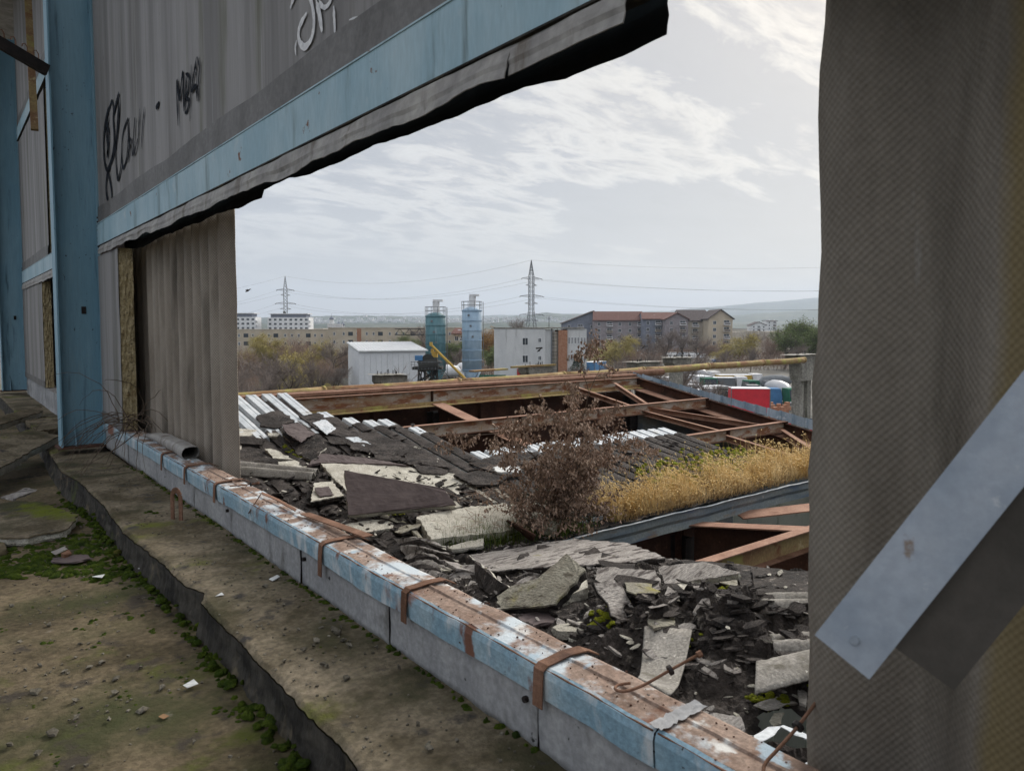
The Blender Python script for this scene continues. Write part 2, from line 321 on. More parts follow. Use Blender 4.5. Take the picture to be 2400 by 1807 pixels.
M['gutter'] = mat('stained_gutter', (.17, .22, .26), (.28, .31, .30), 1.5, (.6, 1, 3), layers=[((.12, .16, .22), 1.6, .52, .62, (.5, 1, 3)), ((.22, .15, .09), 2.2, .56, .68, (.5, 1, 2)), ((.36, .36, .33), 6, .64, .72)], bump=.3, bsc=20, rough=.6)
M['greenwall'] = mat('pale_green_cladding', (.42, .47, .41), (.52, .56, .49), 1.5, (1, 1, .3), layers=[((.3, .33, .28), 3, .58, .75, (2, 2, .3))], bump=.2, rough=.8)
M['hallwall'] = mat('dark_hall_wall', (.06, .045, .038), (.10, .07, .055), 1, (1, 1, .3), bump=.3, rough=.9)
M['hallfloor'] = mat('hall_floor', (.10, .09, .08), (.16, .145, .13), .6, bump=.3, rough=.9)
# ================================================================== THE HALL WE STAND IN
# floor
def floor_z(x, y): return -1.68+.012*fbm(x*1.2, y*1.2)+.004*fbm(x*6, y*6, 3)-(.10*max(0, min(1, (y-7.2)/1.2)))
f = MB(); f.grid(lambda u, v: (-7+8.3*v, -4+27*u, floor_z(-7+8.3*v, -4+27*u)), 260, 90)
f.build('concrete_floor', M['concrete'], smooth=True, kind='structure')
EDGE = [(22, 1.08), (12, 1.1), (9.2, 1.02), (7.85, 1.05), (6.98, 1.06), (5.91, 1.03), (5.04, 1.08), (4.46, 1.09), (4.27, 1.14), (4.12, 1.08), (3.59, 1.09), (3.04, 1.09), (2.65, 1.08), (2.39, 1.10), (2.19, 1.07), (1, 1.09), (-3, 1.08)]
def edge_x(y):
    for (a, xa), (b, xb) in zip(EDGE, EDGE[1:]):
        if b <= y <= a:
            t = (y-b)/(a-b); base_ = xb+(xa-xb)*t; break
    else: base_ = 1.08
    return base_+.010*fbm(y*3, 1)+.007*fbm(y*14, 5)
def ledge_z(x, y):
    z = -1.49+.010*fbm(x*2, y*2)+.004*fbm(x*9, y*9)
    if y > 8.2: z -= .07*min(1, (y-8.2))
    return z
def ledge(u, v):
    y = -3+25*u; e = edge_x(y); x = e+(1.66-e)*v**1.6
    return (x, y, ledge_z(x, y)-.016*max(0, 1-(x-e)/.022)+.007*fbm(y*22, x*22, 2)*max(0, 1-(x-e)/.12))
lg = MB(); lg.grid(ledge, 1500, 30)
lg.build('concrete_ledge', M['ledge'], smooth=True, kind='structure')
fc = MB(); FV = 14; fc.grid(lambda u, v: ((lambda y: (edge_x(y)-.004-.035*v**2+.012*fbm(y*3, v*2, 4)*v+.008*fbm(y*15, v*4, 6)*min(1, v*3), y, ledge(u, 0)[2]-.004-.22*v))(-3+25*u)), 1500, 14)
fc.build('ledge_face', M['felt_edge'], smooth=True, kind='structure')

# blue columns
def column(Y, label):
    t = thing('steel_column', label, 'column', (1.39, Y, -1.49))
    m = MB(); m.box((1.39, Y, 2.5), (.44, .014, 7.98)); m.build('web', M['blue'], t)
    m = MB(); m.box((1.16, Y, 2.5), (.018, .30, 7.98)); m.build('flange', M['blue'], t)
    m = MB(); m.box((1.62, Y, 2.5), (.018, .30, 7.98)); m.build('flange', M['blue'], t)
    m = MB(); m.box((1.39, Y, -1.478), (.56, .4, .02)); m.build('base_plate', M['rust_dark'], t)
    m = MB(); m.prism([(1.3, Y-.008, -1.46), (1.3, Y-.14, -1.46), (1.3, Y-.008, -1.12)], (.012, 0, 0)); m.build('gusset', M['blue'], t)
    m = MB(); m.box((1.45, Y-.012, .2), (.05, .006, .09)); m.build('clip', M['iron'], t)
    for z in (1.1,):
        m = MB()
        for k in range(9): m.lathe((1.612, Y-.155, z-.18+k*.05), [(.012, 0), (.012, .02)], 6)
        m.build('bolt_row', M['iron'], t, kind='stuff')
column(10.45, 'blue steel column nearest the opening, vines round its foot')
column(20.45, 'second blue steel column, at the left edge of the photo')
column(30.45, 'farthest blue steel column, a sliver beyond the second one')

# girts (blue horizontal beams)
def girt(y0, y1, z0, z1, label, x=1.60, cap=True):
    t = thing('wall_girt', label, 'beam', (x, (y0+y1)/2, z0))
    m = MB(); n_ = max(2, int((y1-y0)*6))
    m.grid(lambda u, v: (x+.004*fbm(u*(y1-y0)*1.5, v*2, z0), y0+(y1-y0)*u, z0+(z1-z0)*v+.004*fbm(u*9, 3)), n_, 4); m.build('web', M['blue_girt'], t, smooth=True)
    m = MB(); m.box((x+.06, (y0+y1)/2, z1+.004), (.13, y1-y0, .008)); m.build('flange', M['blue_girt'], t)
    m = MB(); m.box((x+.06, (y0+y1)/2, z0-.004), (.13, y1-y0, .008)); m.build('flange', M['felt_edge'], t)
girt(-1.5, 10.28, .985, 1.245, 'long pale blue wall beam over the opening')
girt(10.64, 20.28, .985, 1.245, 'blue wall beam between the two left columns at eye height')
girt(10.64, 20.28, 4.2, 4.46, 'higher blue wall beam between the two left columns')
girt(20.64, 30, .985, 1.245, 'blue wall beam left of the second column')

# upper wall of metal-faced panels
def panel_wall(y0, y1, z0, z1, seams, label, gap=None):
    t = thing('wall_cladding', label, 'wall', (1.66, (y0+y1)/2, z0))
    ys = [y0]+seams+[y1]
    for a, b in zip(ys, ys[1:]):
        if gap and a < gap[0] < b+.01: b = gap[0]
        if b-a < .05: continue
        m = MB(); w_ = b-a; n_ = max(8, int(w_*30)); sd_ = R.uniform(0, 50); lean = R.uniform(.002, .005)
        def fn(u, v, a=a, w_=w_, sd_=sd_, lean=lean):
            y = a+w_*u; q = (y*1.3+sd_) % 1
            rib = .007*(q if q < .9 else (1-q)*9)
            return (1.627+lean*(1-u)-rib+.0015*fbm(y*1.2, v*1.5, sd_), y, z0+.01+(z1-z0-.02)*v)
        m.grid(fn, n_, 14); m.build('wall_panel', M['panel'], t, smooth=False)
        m = MB(); m.box((1.71, (a+b)/2, (z0+z1)/2), (.10, w_-.006, z1-z0-.02)); m.build('panel_core', M['foam'], t)
    m = MB(); m.grid(lambda u, v: (1.611+.004*v+.0012*fbm(u*(y1-y0)*1.3, v), y0+(y1-y0)*u, z0+.004+(.19+.02*fbm(u*(y1-y0)*.9, 7))*v), int((y1-y0)*6), 2)
    m.build('bottom_flashing', M['flashing'], t, smooth=True)
    return t
UP = panel_wall(-1.5, 10.28, 1.255, 4.18, [.6, 2.0, 3.1, 4.5, 5.9, 7.55, 9.3], 'tall grey panelled wall with graffiti above the blue beam')
panel_wall(15.4, 20.28, 1.255, 4.18, [17.4, 19], 'grey panelled wall between the left columns above eye height', gap=None)
m = panel_wall(10.64, 20.28, 4.48, 7.4, [11.6, 12.6, 13.7, 14.9, 16.2, 17.6, 19], 'dark weathered upper wall between the left columns')
# graffiti strokes lie on the face of the cladding
def stroke(px, w_, mt, name, off=1.6165, parent=UP, tp=True):
    P = [onx(x, y, off) for x, y in px]
    # resample with catmull-rom
    Q = []
    for i in range(len(P)-1):
        p0, p1, p2, p3 = P[max(i-1, 0)], P[i], P[i+1], P[min(i+2, len(P)-1)]
        for k in range(7):
            t = k/7; Q.append(.5*((2*p1)+(p2-p0)*t+(2*p0-5*p1+4*p2-p3)*t*t+(3*p1-p0-3*p2+p3)*t**3))
    Q.append(P[-1]); m = MB(); vs_ = []
    for i, q in enumerate(Q):
        d = (Q[min(i+1, len(Q)-1)]-Q[max(i-1, 0)]); d.x = 0; d = d.normalized() if d.length > 1e-6 else Vector((0, 0, 1))
        s_ = Vector((0, -d.z, d.y)); ww = w_*(.75+.35*abs(fbm(i*.3, w_*9)))
        if tp: ww *= .35+.65*min(1, min(i, len(Q)-1-i)/4)
        vs_ += [q+s_*ww/2, q-s_*ww/2]
    m.add(vs_, [(2*i, 2*i+1, 2*i+3, 2*i+2) for i in range(len(Q)-1)])
    return m.build(name, mt, parent)
s4 = lambda L_: [(x/2.774, y/2.774) for x, y in L_]
s1 = lambda L_: [(500+x/2.011, y/2.011) for x, y in L_]
for L_, w_ in [([(720, 680), (690, 760), (673, 900), (678, 1050), (700, 1105), (728, 1020), (742, 900), (735, 760), (750, 690), (772, 600)], .10),
               ([(772, 610), (768, 800), (740, 1000), (700, 1110), (688, 1220), (700, 1310), (718, 1325), (727, 1270), (715, 1180), (690, 1100)], .09),
               ([(705, 770), (690, 850), (700, 960), (696, 1010), (708, 860), (690, 840)], .10), ([(712, 690), (730, 660), (738, 740)], .07),
               ([(772, 640), (758, 860), (752, 1030), (765, 1165), (785, 1080), (790, 960)], .07),
               ([(832, 765), (800, 860), (790, 980), (798, 1090), (822, 1030), (832, 900), (830, 770), (838, 960), (832, 1060)], .06),
               ([(832, 1050), (850, 900), (860, 1010), (876, 765), (868, 900), (870, 1005), (895, 900)], .045), ([(908, 705), (900, 850), (893, 968)], .045), ([(938, 695), (928, 800), (916, 970)], .045),
               ([(1157, 820), (1150, 640), (1150, 525), (1166, 645), (1187, 470), (1192, 620), (1194, 725)], .055),
               ([(1210, 470), (1206, 600), (1202, 735)], .05), ([(1205, 480), (1228, 500), (1222, 590), (1206, 640), (1226, 650), (1216, 720), (1200, 735)], .05),
               ([(1243, 420), (1240, 560), (1234, 740)], .035), ([(1234, 790), (1234, 730)], .02),
               ([(1278, 370), (1262, 470), (1245, 590), (1270, 560), (1282, 660)], .05), ([(1282, 368), (1296, 450), (1288, 560), (1290, 660)], .04), ([(1256, 500), (1270, 430), (1280, 520), (1272, 570)], .03)]:
    stroke(s4(L_), w_*.75, M['ink'], 'graffiti_stroke')
stroke(s4([(1012, 700), (1022, 690), (1036, 665)]), .06, M['ink'], 'graffiti_stroke')
for L_, w_ in [([(440, 60), (405, 130), (404, 190), (430, 222), (462, 180), (474, 100), (462, 10), (440, -30)], .04), ([(362, 40), (385, -20), (440, -40)], .04),
               ([(484, -20), (500, 70), (512, 150)], .05), ([(486, -10), (520, 35), (548, 12), (560, -30)], .03), ([(566, 28), (570, 90), (573, 168)], .03), ([(392, 190), (386, 225), (389, 262)], .02), ([(412, 286), (430, 275), (462, 266)], .02), ([(640, 95), (665, 85), (692, 82)], .012)]:
    stroke(s1(L_), w_, M['chalk'], 'graffiti_stroke')
# torn flashing and black lining hanging below the beam
def hang(y0, y1, zt, depth, x, mt, name, label, cat, amp, sd_, ends=True):
    m = MB()
    def fn(u, v):
        y = y0+(y1-y0)*u; d = depth(y)*(1+.16*fbm(y*1.1, sd_))+amp*fbm(y*2.3, sd_+3)
        return (x-.035*v*(1 if v < .6 else .6)+.012*fbm(y*1.6, v, sd_), y, zt-d*v)
    n_ = int((y1-y0)*22); m.grid(fn, n_, 6)
    b = len(m.v)
    o = m.build(name, mt, smooth=False, label=label, cat=cat)
    md = o.modifiers.new('thick', 'SOLIDIFY'); md.thickness = .004
hang(2.05, 10.2, .972, lambda y: .115 if y < 7.7 else .10, 1.60, M['strip'], 'torn_flashing', 'long torn grey flashing strip hanging under the blue beam', 'flashing', .02, 2)
hang(1.5, 2.05, .972, lambda y: .105, 1.605, M['strip'], 'torn_flashing', 'short end of grey flashing at the top of the opening', 'flashing', .004, 9)
hang(1.50, 9.6, 1.06, lambda y: .165+.02*math.sin(y) if y < 5 else .19, 1.79, M['rubber'], 'black_lining', 'black lining strip sagging behind the torn grey flashing', 'lining', .010, 5)
hang(10.7, 20.2, .972, lambda y: .14, 1.60, M['strip'], 'torn_flashing', 'torn grey flashing under the beam between the left columns', 'flashing', .02, 12)

# narrow insulated panel beside the column
def infill(y0, y1, x0, x1, z0, z1, label):
    t = thing('insulated_panel', label, 'wall panel', (x0, (y0+y1)/2, z0))
    m = MB(); m.grid(lambda u, v: (x0+.006*fbm(u*2, v*3, y0), y0+(y1-y0)*u, z0+(z1-z0)*v), 14, 20); m.build('metal_face', M['panel'], t, smooth=True)
    m = MB(); m.grid(lambda u, v: (x0+.006+(x1-x0)*u, y0-.006+.014*fbm(u*8, v*16, y1), z0+(z1-z0)*v), 8, 90); m.grid(lambda u, v: (x1+.006, y0+(y1-y0)*u, z0+(z1-z0)*v), 2, 2); m.build('foam_core', M['foam'], t)
    m = MB(); m.box((x0-.006, (y0+y1)/2, z0+.06), (.008, y1-y0-.01, .12)); m.build('kick_strip', M['flashing'], t)
infill(9.05, 10.28, 1.60, 1.74, -1.16, .86, 'narrow insulated wall panel with broken yellow foam edge beside the column')
infill(16.4, 20.28, 1.60, 1.74, -1.16, .86, 'insulated wall panel with foam edge between the left columns')
# corrugated fibre cement sheets
def corr(y0, y1, z0, z1, x, pitch, amp, mt, name, label, top=None, lean=0, wob=.0):
    m = MB()
    def fn(u, v):
        y = y0+(y1-y0)*u; zt = z1 if top is None else top(y)
        z = z0+(zt-z0)*v
        yy = y+(wob*fbm(z*1.3, 8)+wob*.5*fbm(z*9, 3) if u == 0 or u == 1 else 0)
        return (x+amp*math.cos(2*math.pi*(y-y0)/pitch)+lean*(z)+.004*fbm(y, z), yy, z)
    n_ = int((y1-y0)/pitch*12); m.grid(fn, n_, 40)
    o = m.build(name, mt, smooth=True, label=label, cat='cladding sheet')
    md = o.modifiers.new('thick', 'SOLIDIFY'); md.thickness = .008
    return o
corr(6.24, 9.9, -1.95, .97, 1.93, .262, .05, M['fc_far'], 'corrugated_sheet', 'tall corrugated cement sheet beyond the opening, next to the column', wob=.012)
corr(10.8, 14.2, -1.4, .97, 1.93, .262, .05, M['fc_far'], 'corrugated_sheet', 'corrugated cement sheet glimpsed between the two left columns')
corr(.0, 1.06, -2.2, 2.6, 1.93, .40, .06, M['fc_near'], 'corrugated_sheet', 'large dark corrugated sheet filling the right edge, yellow-stained', wob=.02)
m = MB(); m.box((1.944, 7.9, -.05), (.01, .03, .09)); m.build('hole_patch', M['white_bit'], label='pale torn spot on the corrugated sheet by the column', cat='paint spot')
# dark backing beyond the gap in the wall, added so the gaps stay dark
m = MB(); m.box((2.02, 15.2, 2.4), (.03, 12.2, 9)); m.build('gap_dark_backing', M['hallwall'], label='dark backing sheet added to keep the gaps by the blue column dark', cat='backing')

# blue rail on the sill
RAIL = thing('sill_rail', 'long rusty blue steel rail along the sill of the opening', 'rail', (1.7, 4, -1.49))
cuts = [-1.5, .95, 1.37, 5.59, 7.9, 10.27]
def dent(y, a=1.): return .006*a*fbm(y*2.1, 3)+.003*a*fbm(y*7, 8)
for a, b in zip(cuts, cuts[1:]):
    n_ = int((b-a)*26); a_, b_ = a+.004, b-.004; lift = R.uniform(-.004, .004)
    pf = [(1.612, -1.19), (1.612, -1.285), (1.603, -1.285), (1.597, -1.20), (1.603, -1.178), (1.618, -1.170)]
    m = MB(); m.grid(lambda u, v: ((lambda y, q: (pf[q][0]+dent(y), y, pf[q][1]+lift+dent(y+9, .6)+(.012*fbm(y*1.4, 6) if q in (1, 2) else 0)))(a_+(b_-a_)*u, int(round(v*5)))), n_, 5)
    m.build('rail_face', M['rail_face'], RAIL, smooth=False)
    pt = [(1.618, -1.170), (1.66, -1.168), (1.706, -1.169), (1.712, -1.162), (1.722, -1.162), (1.728, -1.170), (1.79, -1.17), (1.808, -1.178), (1.812, -1.24)]
    m = MB(); m.grid(lambda u, v: ((lambda y, q: (pt[q][0]+dent(y), y, pt[q][1]+lift+dent(y+9, .6)+.003*fbm(y*5, q)))(a_+(b_-a_)*u, int(round(v*8)))), n_, 8)
    m.build('rail_top', M['rail_top'], RAIL, smooth=False)
for y in (7.26, 6.45, 5.62, 3.69, 2.81, 1.88):
    w_ = .045 if y > 2 else .05; s_ = R.uniform(-.02, .02); q = MB()
    dz = .02
    prof_ = [(1.86, -1.19), (1.80, -1.158), (1.72, -1.153), (1.61, -1.160), (1.588, -1.175), (1.584, -1.23), (1.582, -1.325+R.uniform(-.02, .02))]
    def fn(u, v):
        i = min(int(u*6), 5); t_ = u*6-i; x = prof_[i][0]*(1-t_)+prof_[i+1][0]*t_; z = prof_[i][1]*(1-t_)+prof_[i+1][1]*t_
        return (x, y+(v-.5)*w_+s_*u, z+.003*fbm(u*5, y))
    q.grid(fn, 18, 3); o = q.build('strap', M['rust'], RAIL, smooth=False); md = o.modifiers.new('t', 'SOLIDIFY'); md.thickness = .005; md.offset = 1
m = MB(); m.grid(lambda u, v: (1.60+.215*u, 1.37+(v-.5)*.05+.008*fbm(u*9, v*4), -1.158+.008*fbm(u*15, v*9)), 16, 6); m.build('weld_patch', M['sill_panel'], RAIL, smooth=True)
for a, b in zip(cuts, cuts[1:]):
    m = MB(); n_ = int((b-a)*30); m.tube([(1.6035+dent(a+.01+(b-a-.02)*k/n_), a+.01+(b-a-.02)*k/n_, -1.1745+dent(a+.01+(b-a-.02)*k/n_+9, .6)) for k in range(n_+1)], [max(.001, .0025+.004*fbm(a*3+k*.3, 2)) for k in range(n_+1)], 6); m.build('rusted_corner', M['rust'], RAIL, smooth=True)
m = MB()
for i in range(380):
    x, y = R.uniform(1.61, 1.80), R.uniform(1, 8); s_ = R.uniform(.0012, .0045); m.box((x, y, -1.168+s_*.3+dent(y+9, .6)), (s_*1.4, s_*1.6, s_), R.uniform(0, 3), s_*.3)
m.build('rail_grit', M['rust_dark'], RAIL, kind='stuff')
# bent strap standing up
t = [onx(790/2.6+1, 0, 1)]
a0 = onx(596, 1190, 1.60); a1 = onz(626, 1153, -1.06); a2 = onz(668, 1186, -1.15); a3 = onz(700, 1215, -1.16)
m = MB()
P_ = [Vector((1.595, 4.86, -1.235)), Vector((1.66, 4.80, -1.10)), Vector((1.70, 4.62, -1.12)), Vector((1.74, 4.42, -1.155))]
m.add([p+Vector((s*.012, s*.02, 0)) for p in P_ for s in (-1, 1)], [(2*i, 2*i+1, 2*i+3, 2*i+2) for i in range(3)])
o = m.build('bent_strap', M['rust'], RAIL); md = o.modifiers.new('t', 'SOLIDIFY'); md.thickness = .005
m = MB(); m.bar((1.75, 4.3, -1.15), (1.80, 3.55, -1.13), .06, .006); m.build('loose_strap', M['rust'], RAIL)
# J bolts
def jbolt(P, label, nut):
    t = thing('hook_bolt', label, 'bolt', P[0])
    m = MB(); Q = []
    for i in range(len(P)-1):
        p0, p1, p2, p3 = P[max(i-1, 0)], P[i], P[i+1], P[min(i+2, len(P)-1)]
        for k in range(5):
            u = k/5; Q.append(.5*((2*p1)+(p2-p0)*u+(2*p0-5*p1+4*p2-p3)*u*u+(3*p1-p0-3*p2+p3)*u**3))
    Q.append(P[-1]); m.tube(Q, .0048, 8); m.build('rod', M['rust'], t, smooth=True)
    m = MB(); d = (P[-1]-P[-3]).normalized(); m.tube([nut-d*.006, nut+d*.006], .016, 12); m.build('washer', M['iron'], t)
    m = MB(); m.tube([P[-1]-d*.012, P[-1]+d*.004], .011, 6); m.build('nut', M['rust'], t)
V = Vector
jbolt([V((1.72, 1.575, -1.145)), V((1.69, 1.60, -1.152)), V((1.66, 1.585, -1.150)), V((1.665, 1.55, -1.145)), V((1.72, 1.52, -1.13)), V((1.80, 1.48, -1.09)), V((1.90, 1.44, -1.05))], 'rusty hook bolt with black washer lying across the rail mid-right', V((1.80, 1.48, -1.09)))
jbolt([V((1.66, .96, -1.152)), V((1.63, .985, -1.155)), V((1.62, 1.02, -1.15)), V((1.66, 1.05, -1.14)), V((1.72, 1.05, -1.12)), V((1.80, 1.04, -1.08)), V((1.90, 1.03, -1.02))], 'rusty hook bolt with black washer at the bottom beside the corrugated sheet', V((1.80, 1.04, -1.08)))
jbolt([V((1.63, 5.38, -1.15)), V((1.66, 5.36, -1.148)), V((1.70, 5.34, -1.146)), V((1.76, 5.31, -1.14)), V((1.80, 5.27, -1.13))], 'small rusty hook bolt on the rail behind the bent strap', V((1.76, 5.31, -1.14)))
# cladding under the rail
t = thing('sill_wall', 'low grey clad wall below the blue rail, its joints open', 'wall', (1.63, 4, -1.5))
cy = [-1.5, .2, 1.92, 3.0, 4.05, 4.55, 5.35, 6.3, 7.6, 8.9, 10.27]
for a, b in zip(cy, cy[1:]):
    ti = R.uniform(-.006, .006); tj = R.uniform(-.004, .004)
    m = MB(); m.grid(lambda u, v: (1.624+ti*(u-.5)+tj+.012*(1-v)*abs(fbm(u*3+a, v, 2))+.003*fbm(u*7+a, v*3), a+.005+(b-a-.010)*u, -1.505+.24*v), int((b-a)*14)+2, 6)
    o = m.build('cladding_piece', M['sill_panel'], t, smooth=True); md = o.modifiers.new('t', 'SOLIDIFY'); md.thickness = .004
m = MB(); m.box((1.72, 4.4, -1.39), (.17, 11.75, .24)); m.build('wall_core', M['felt_edge'], t)
for a in (1.92, 3.93, 5.34):
    m = MB(); m.tube([(1.622, a+.06, -1.33), (1.605, a+.06, -1.33)], .012, 8); m.build('bolt', M['iron'], t)
t = thing('sill_wall', 'low crumbling grey wall between the two left columns', 'wall', (1.63, 15, -1.5))
m = MB(); m.grid(lambda u, v: (1.62+.02*fbm(u*12, v*2), 10.65+9.6*u, -1.56+.39*v), 90, 8); m.build('concrete_face', M['sill_panel'], t, smooth=True)
m = MB(); m.grid(lambda u, v: (1.61+.22*v, 10.65+9.6*u, -1.168+.012*fbm(u*14, v*2)), 60, 4); m.build('top_strip', M['strip'], t, smooth=True)
# crushed duct on the sill
m = MB(); k = 10
def duct(u, v):
    y = 8.35-1.55*u; a = 2*math.pi*v; fl = .034+.022*u
    cx_ = 1.745+.02*math.sin(u*4); cz = -1.125+.010*u+.012*fbm(u*3, 1)
    sq = 1/max(abs(math.cos(a)), abs(math.sin(a)))**.5
    return (cx_+.085*math.cos(a)*sq*(1-.15*u), y-.03*math.sin(a)*u, cz+fl*math.sin(a)*sq*(1 if u > .3 or math.sin(a) < 0 else .3+u*2))
m.grid(duct, 16, 14); o = m.build('crushed_duct', M['galv_dark'], label='crushed grey sheet metal duct lying on the blue rail', cat='duct')
o.data.materials[0] = M['strip']; md = o.modifiers.new('t', 'SOLIDIFY'); md.thickness = .003
# rusty U bracket standing on the ledge
m = MB(); b0 = onz(405, 1215, -1.49); b1 = b0+Vector((.035, -.10, 0)); m_ = []
for k in range(9):
    a = math.pi*k/8; m_.append(((b0+b1)/2+(b0-b1)/2*math.cos(a)*1+Vector((0, 0, .17+.06*math.sin(a)))))
pts = [b0+Vector((0, 0, -.03))]+m_+[b1+Vector((0, 0, -.03))]
for p, q in zip(pts, pts[1:]): m.bar(p, q+(q-p)*.05, .045, .008, (1, .3, 0.001))
m.build('u_bracket', M['rust'], label='rusty U shaped bracket standing on the mossy ledge', cat='bracket')
# iron bracket and brace by the left column
t = thing('hook_bracket', 'black iron bracket with hooks jutting left from the blue column', 'bracket', (1.14, 10.3, 3.0))
m = MB(); m.chan((1.15, 10.28, 3.0), (.56, 10.1, 3.22), .13, .06); m.build('arm', M['iron'], t)
for k in range(5):
    c = Vector((1.05-.11*k, 10.24-.03*k, 3.10+.042*k)); m = MB(); m.tube([c, c+V((0, 0, .05)), c+V((-.02, 0, .09)), c+V((-.045, 0, .08)), c+V((-.05, 0, .05))], .006, 5); m.build('hook', M['rust'], t)
m = MB(); m.bar((1.3, 13.5, 3.0), (1.38, 14.6, 5.4), .10, .05); m.build('diagonal_brace', M['ochre'], label='narrow diagonal brace high behind the left column', cat='brace')

# near galvanised angle, hanging in the foreground at the right
t = thing('metal_angle', 'blurred galvanised steel angle crossing the right corner diagonally', 'metal strip', (1.0, .3, -.5))
dl = ray(1972, 1538); dh = ray(2560, 800); A = dl*1.02; B = dh*.98
ax = (B-A).normalized(); nrm = (-(dl+dh)).normalized(); sid = ax.cross(nrm).normalized()
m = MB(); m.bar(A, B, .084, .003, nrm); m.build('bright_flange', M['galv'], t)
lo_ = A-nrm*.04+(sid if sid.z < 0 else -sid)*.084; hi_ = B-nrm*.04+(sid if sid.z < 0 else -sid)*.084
m = MB(); m.bar(lo_+ax*.05, hi_, .10, .003, (nrm+(sid if sid.z > 0 else -sid)*-.55).normalized()); m.build('shade_toned_flange', M['galv_dark'], t)  # this flange's shade is put into its darker material
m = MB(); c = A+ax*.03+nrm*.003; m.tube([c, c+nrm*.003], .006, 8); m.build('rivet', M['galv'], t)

# shell of this hall: end wall, and unseen roof added to shade the floor
def wallbox(name, c, s_, label, mt=M['panel'], cat='wall'):
    m = MB(); m.box(c, s_); return m.build(name, mt, label=label, cat=cat)
wallbox('added_shade_roof', (.5, 12, 7.6), (3.0, 36, .2), 'unseen grey roof slab added high up to shade the floor', cat='roof')
if 0: wallbox('hall_rear_wall', (-6.6, 12, 1.0), (.2, 36, 5.6), 'grey rear wall of the hall behind the camera')
wallbox('hall_end_wall', (-2.4, -4.4, .4), (8.2, .2, 4.3), 'grey end wall of the hall behind the camera')

# slabs and rubble on the floor
def jag(P, n_=5, a=.02):
    Q = []
    for i, p in enumerate(P):
        q = P[(i+1) % len(P)]; L_ = (q-p).length; k = max(1, int(L_/max(.04, a*2.5))); k = min(k, n_*3)
        side = (q-p).cross(Vector((0, 0, 1))).normalized() if L_ > 1e-6 else Vector((1, 0, 0))
        for j in range(k):
            t_ = j/k; Q.append(p.lerp(q, t_)+side*R.uniform(-a, a)*(1 if j else .4))
    return Q
def roughen(o, amp, it):
    '''break a flat plate up into worn, flaking relief'''
    import bmesh
    bm = bmesh.new(); bm.from_mesh(o.data); bmesh.ops.triangulate(bm, faces=bm.faces[:], ngon_method='EAR_CLIP')
    for k in range(6):
        es = [e for e in bm.edges if e.calc_length() > .05]
        if not es or len(bm.verts) > 2600: break
        bmesh.ops.subdivide_edges(bm, edges=es, cuts=1); bmesh.ops.triangulate(bm, faces=[f for f in bm.faces if len(f.verts) > 3])
    s_ = R.uniform(0, 90); bm.normal_update()
    for v in bm.verts:
        q = v.co; st = round(fbm(q.x*3.2+s_, q.y*5, q.z*3)*4)/4
        v.co = q+v.normal*(amp*1.1*st+amp*.8*fbm(q.x*14, q.y*14, s_))+Vector((fbm(q.x*9, s_), fbm(q.y*9, s_), 0))*amp*.4
    bm.to_mesh(o.data); bm.free()
def slab(name, P, th, mt, label, cat='slab', a=.02, edge=None, layers=0, dn=None, group=None):
    """broken board: jagged outline, real thickness; the broken edge may show another material"""
    P = [Vector(p) for p in P]
    if len(P) > 3 and (P[0]-P[2]).length > .12:      # a board is flat: bring its corners onto one plane
        c_ = sum(P, Vector())/len(P); nn = Vector()
        for i_ in range(len(P)): nn += (P[i_]-c_).cross(P[(i_+1) % len(P)]-c_)
        nn.normalize(); P = [p-nn*(p-c_).dot(nn) for p in P]
    Q = jag(P, 5, a); c = sum(Q, Vector())/len(Q)
    nr = (P[1]-P[0]).cross(P[2]-P[0]).normalized()
    if nr.z < 0: nr = -nr
    big = (P[0]-P[2]).length > .3
    if edge is None:
        m = MB(); k = len(Q); ring2 = [q-nr*th*.5+(q-c).normalized()*R.uniform(-.01, .012) for q in Q]; ring3 = [q-nr*th+(c-q).normalized()*R.uniform(0, .02) for q in Q]
        m.add(Q+ring2+ring3, [list(range(k)), [2*k+j for j in range(k)][::-1]]+[[(j+1) % k+o_*k, j+o_*k, k+j+o_*k, k+(j+1) % k+o_*k] for j in range(k) for o_ in (0, 1)])
        o = m.build(name, mt, label=label, cat=cat, group=group)
        if big: roughen(o, .010, 3)
        return o
    t = thing(name, label, cat, (c.x, c.y, min(q.z for q in Q)-th), 0, group)
    k = len(Q); th1 = min(.015, th*.25)
    m = MB(); m.prism(Q, -nr*th1); o = m.build('top_layer', mt, t)
    if big: roughen(o, .004, 3)
    r1 = [q-nr*(th1+.001) for q in [x+(c-x).normalized()*.008 for x in Q]]
    r2 = [q-nr*th*.5+(q-c).normalized()*R.uniform(-.012, .01) for q in r1]; r3 = [q-nr*(th-th1)+(c-q).normalized()*R.uniform(0, .02) for q in r1]
    m = MB(); m.add(r1+r2+r3, [list(range(k)), [2*k+j for j in range(k)][::-1]]+[[(j+1) % k+o_*k, j+o_*k, k+j+o_*k, k+(j+1) % k+o_*k] for j in range(k) for o_ in (0, 1)])
    m.build('core', edge, t)
    return t
Z = lambda L_, zs: [onz(x, y, z) for (x, y), z in zip(L_, zs)]
slab('concrete_slab', Z([(-60, 1045), (76, 1002), (139, 1018), (69, 1065), (-60, 1122)], [-1.42, -1.36, -1.42, -1.52, -1.50]), .10, M['ledge'], 'large tilted mossy slab left of the blue column', edge=M['aggregate'])
slab('concrete_slab', Z([(-40, 985), (96, 950), (100, 962), (40, 984), (-40, 1005)], [-1.40, -1.38, -1.42, -1.46, -1.46]), .10, M['ledge'], 'long thin mossy slab behind the large tilted one', edge=M['aggregate'])
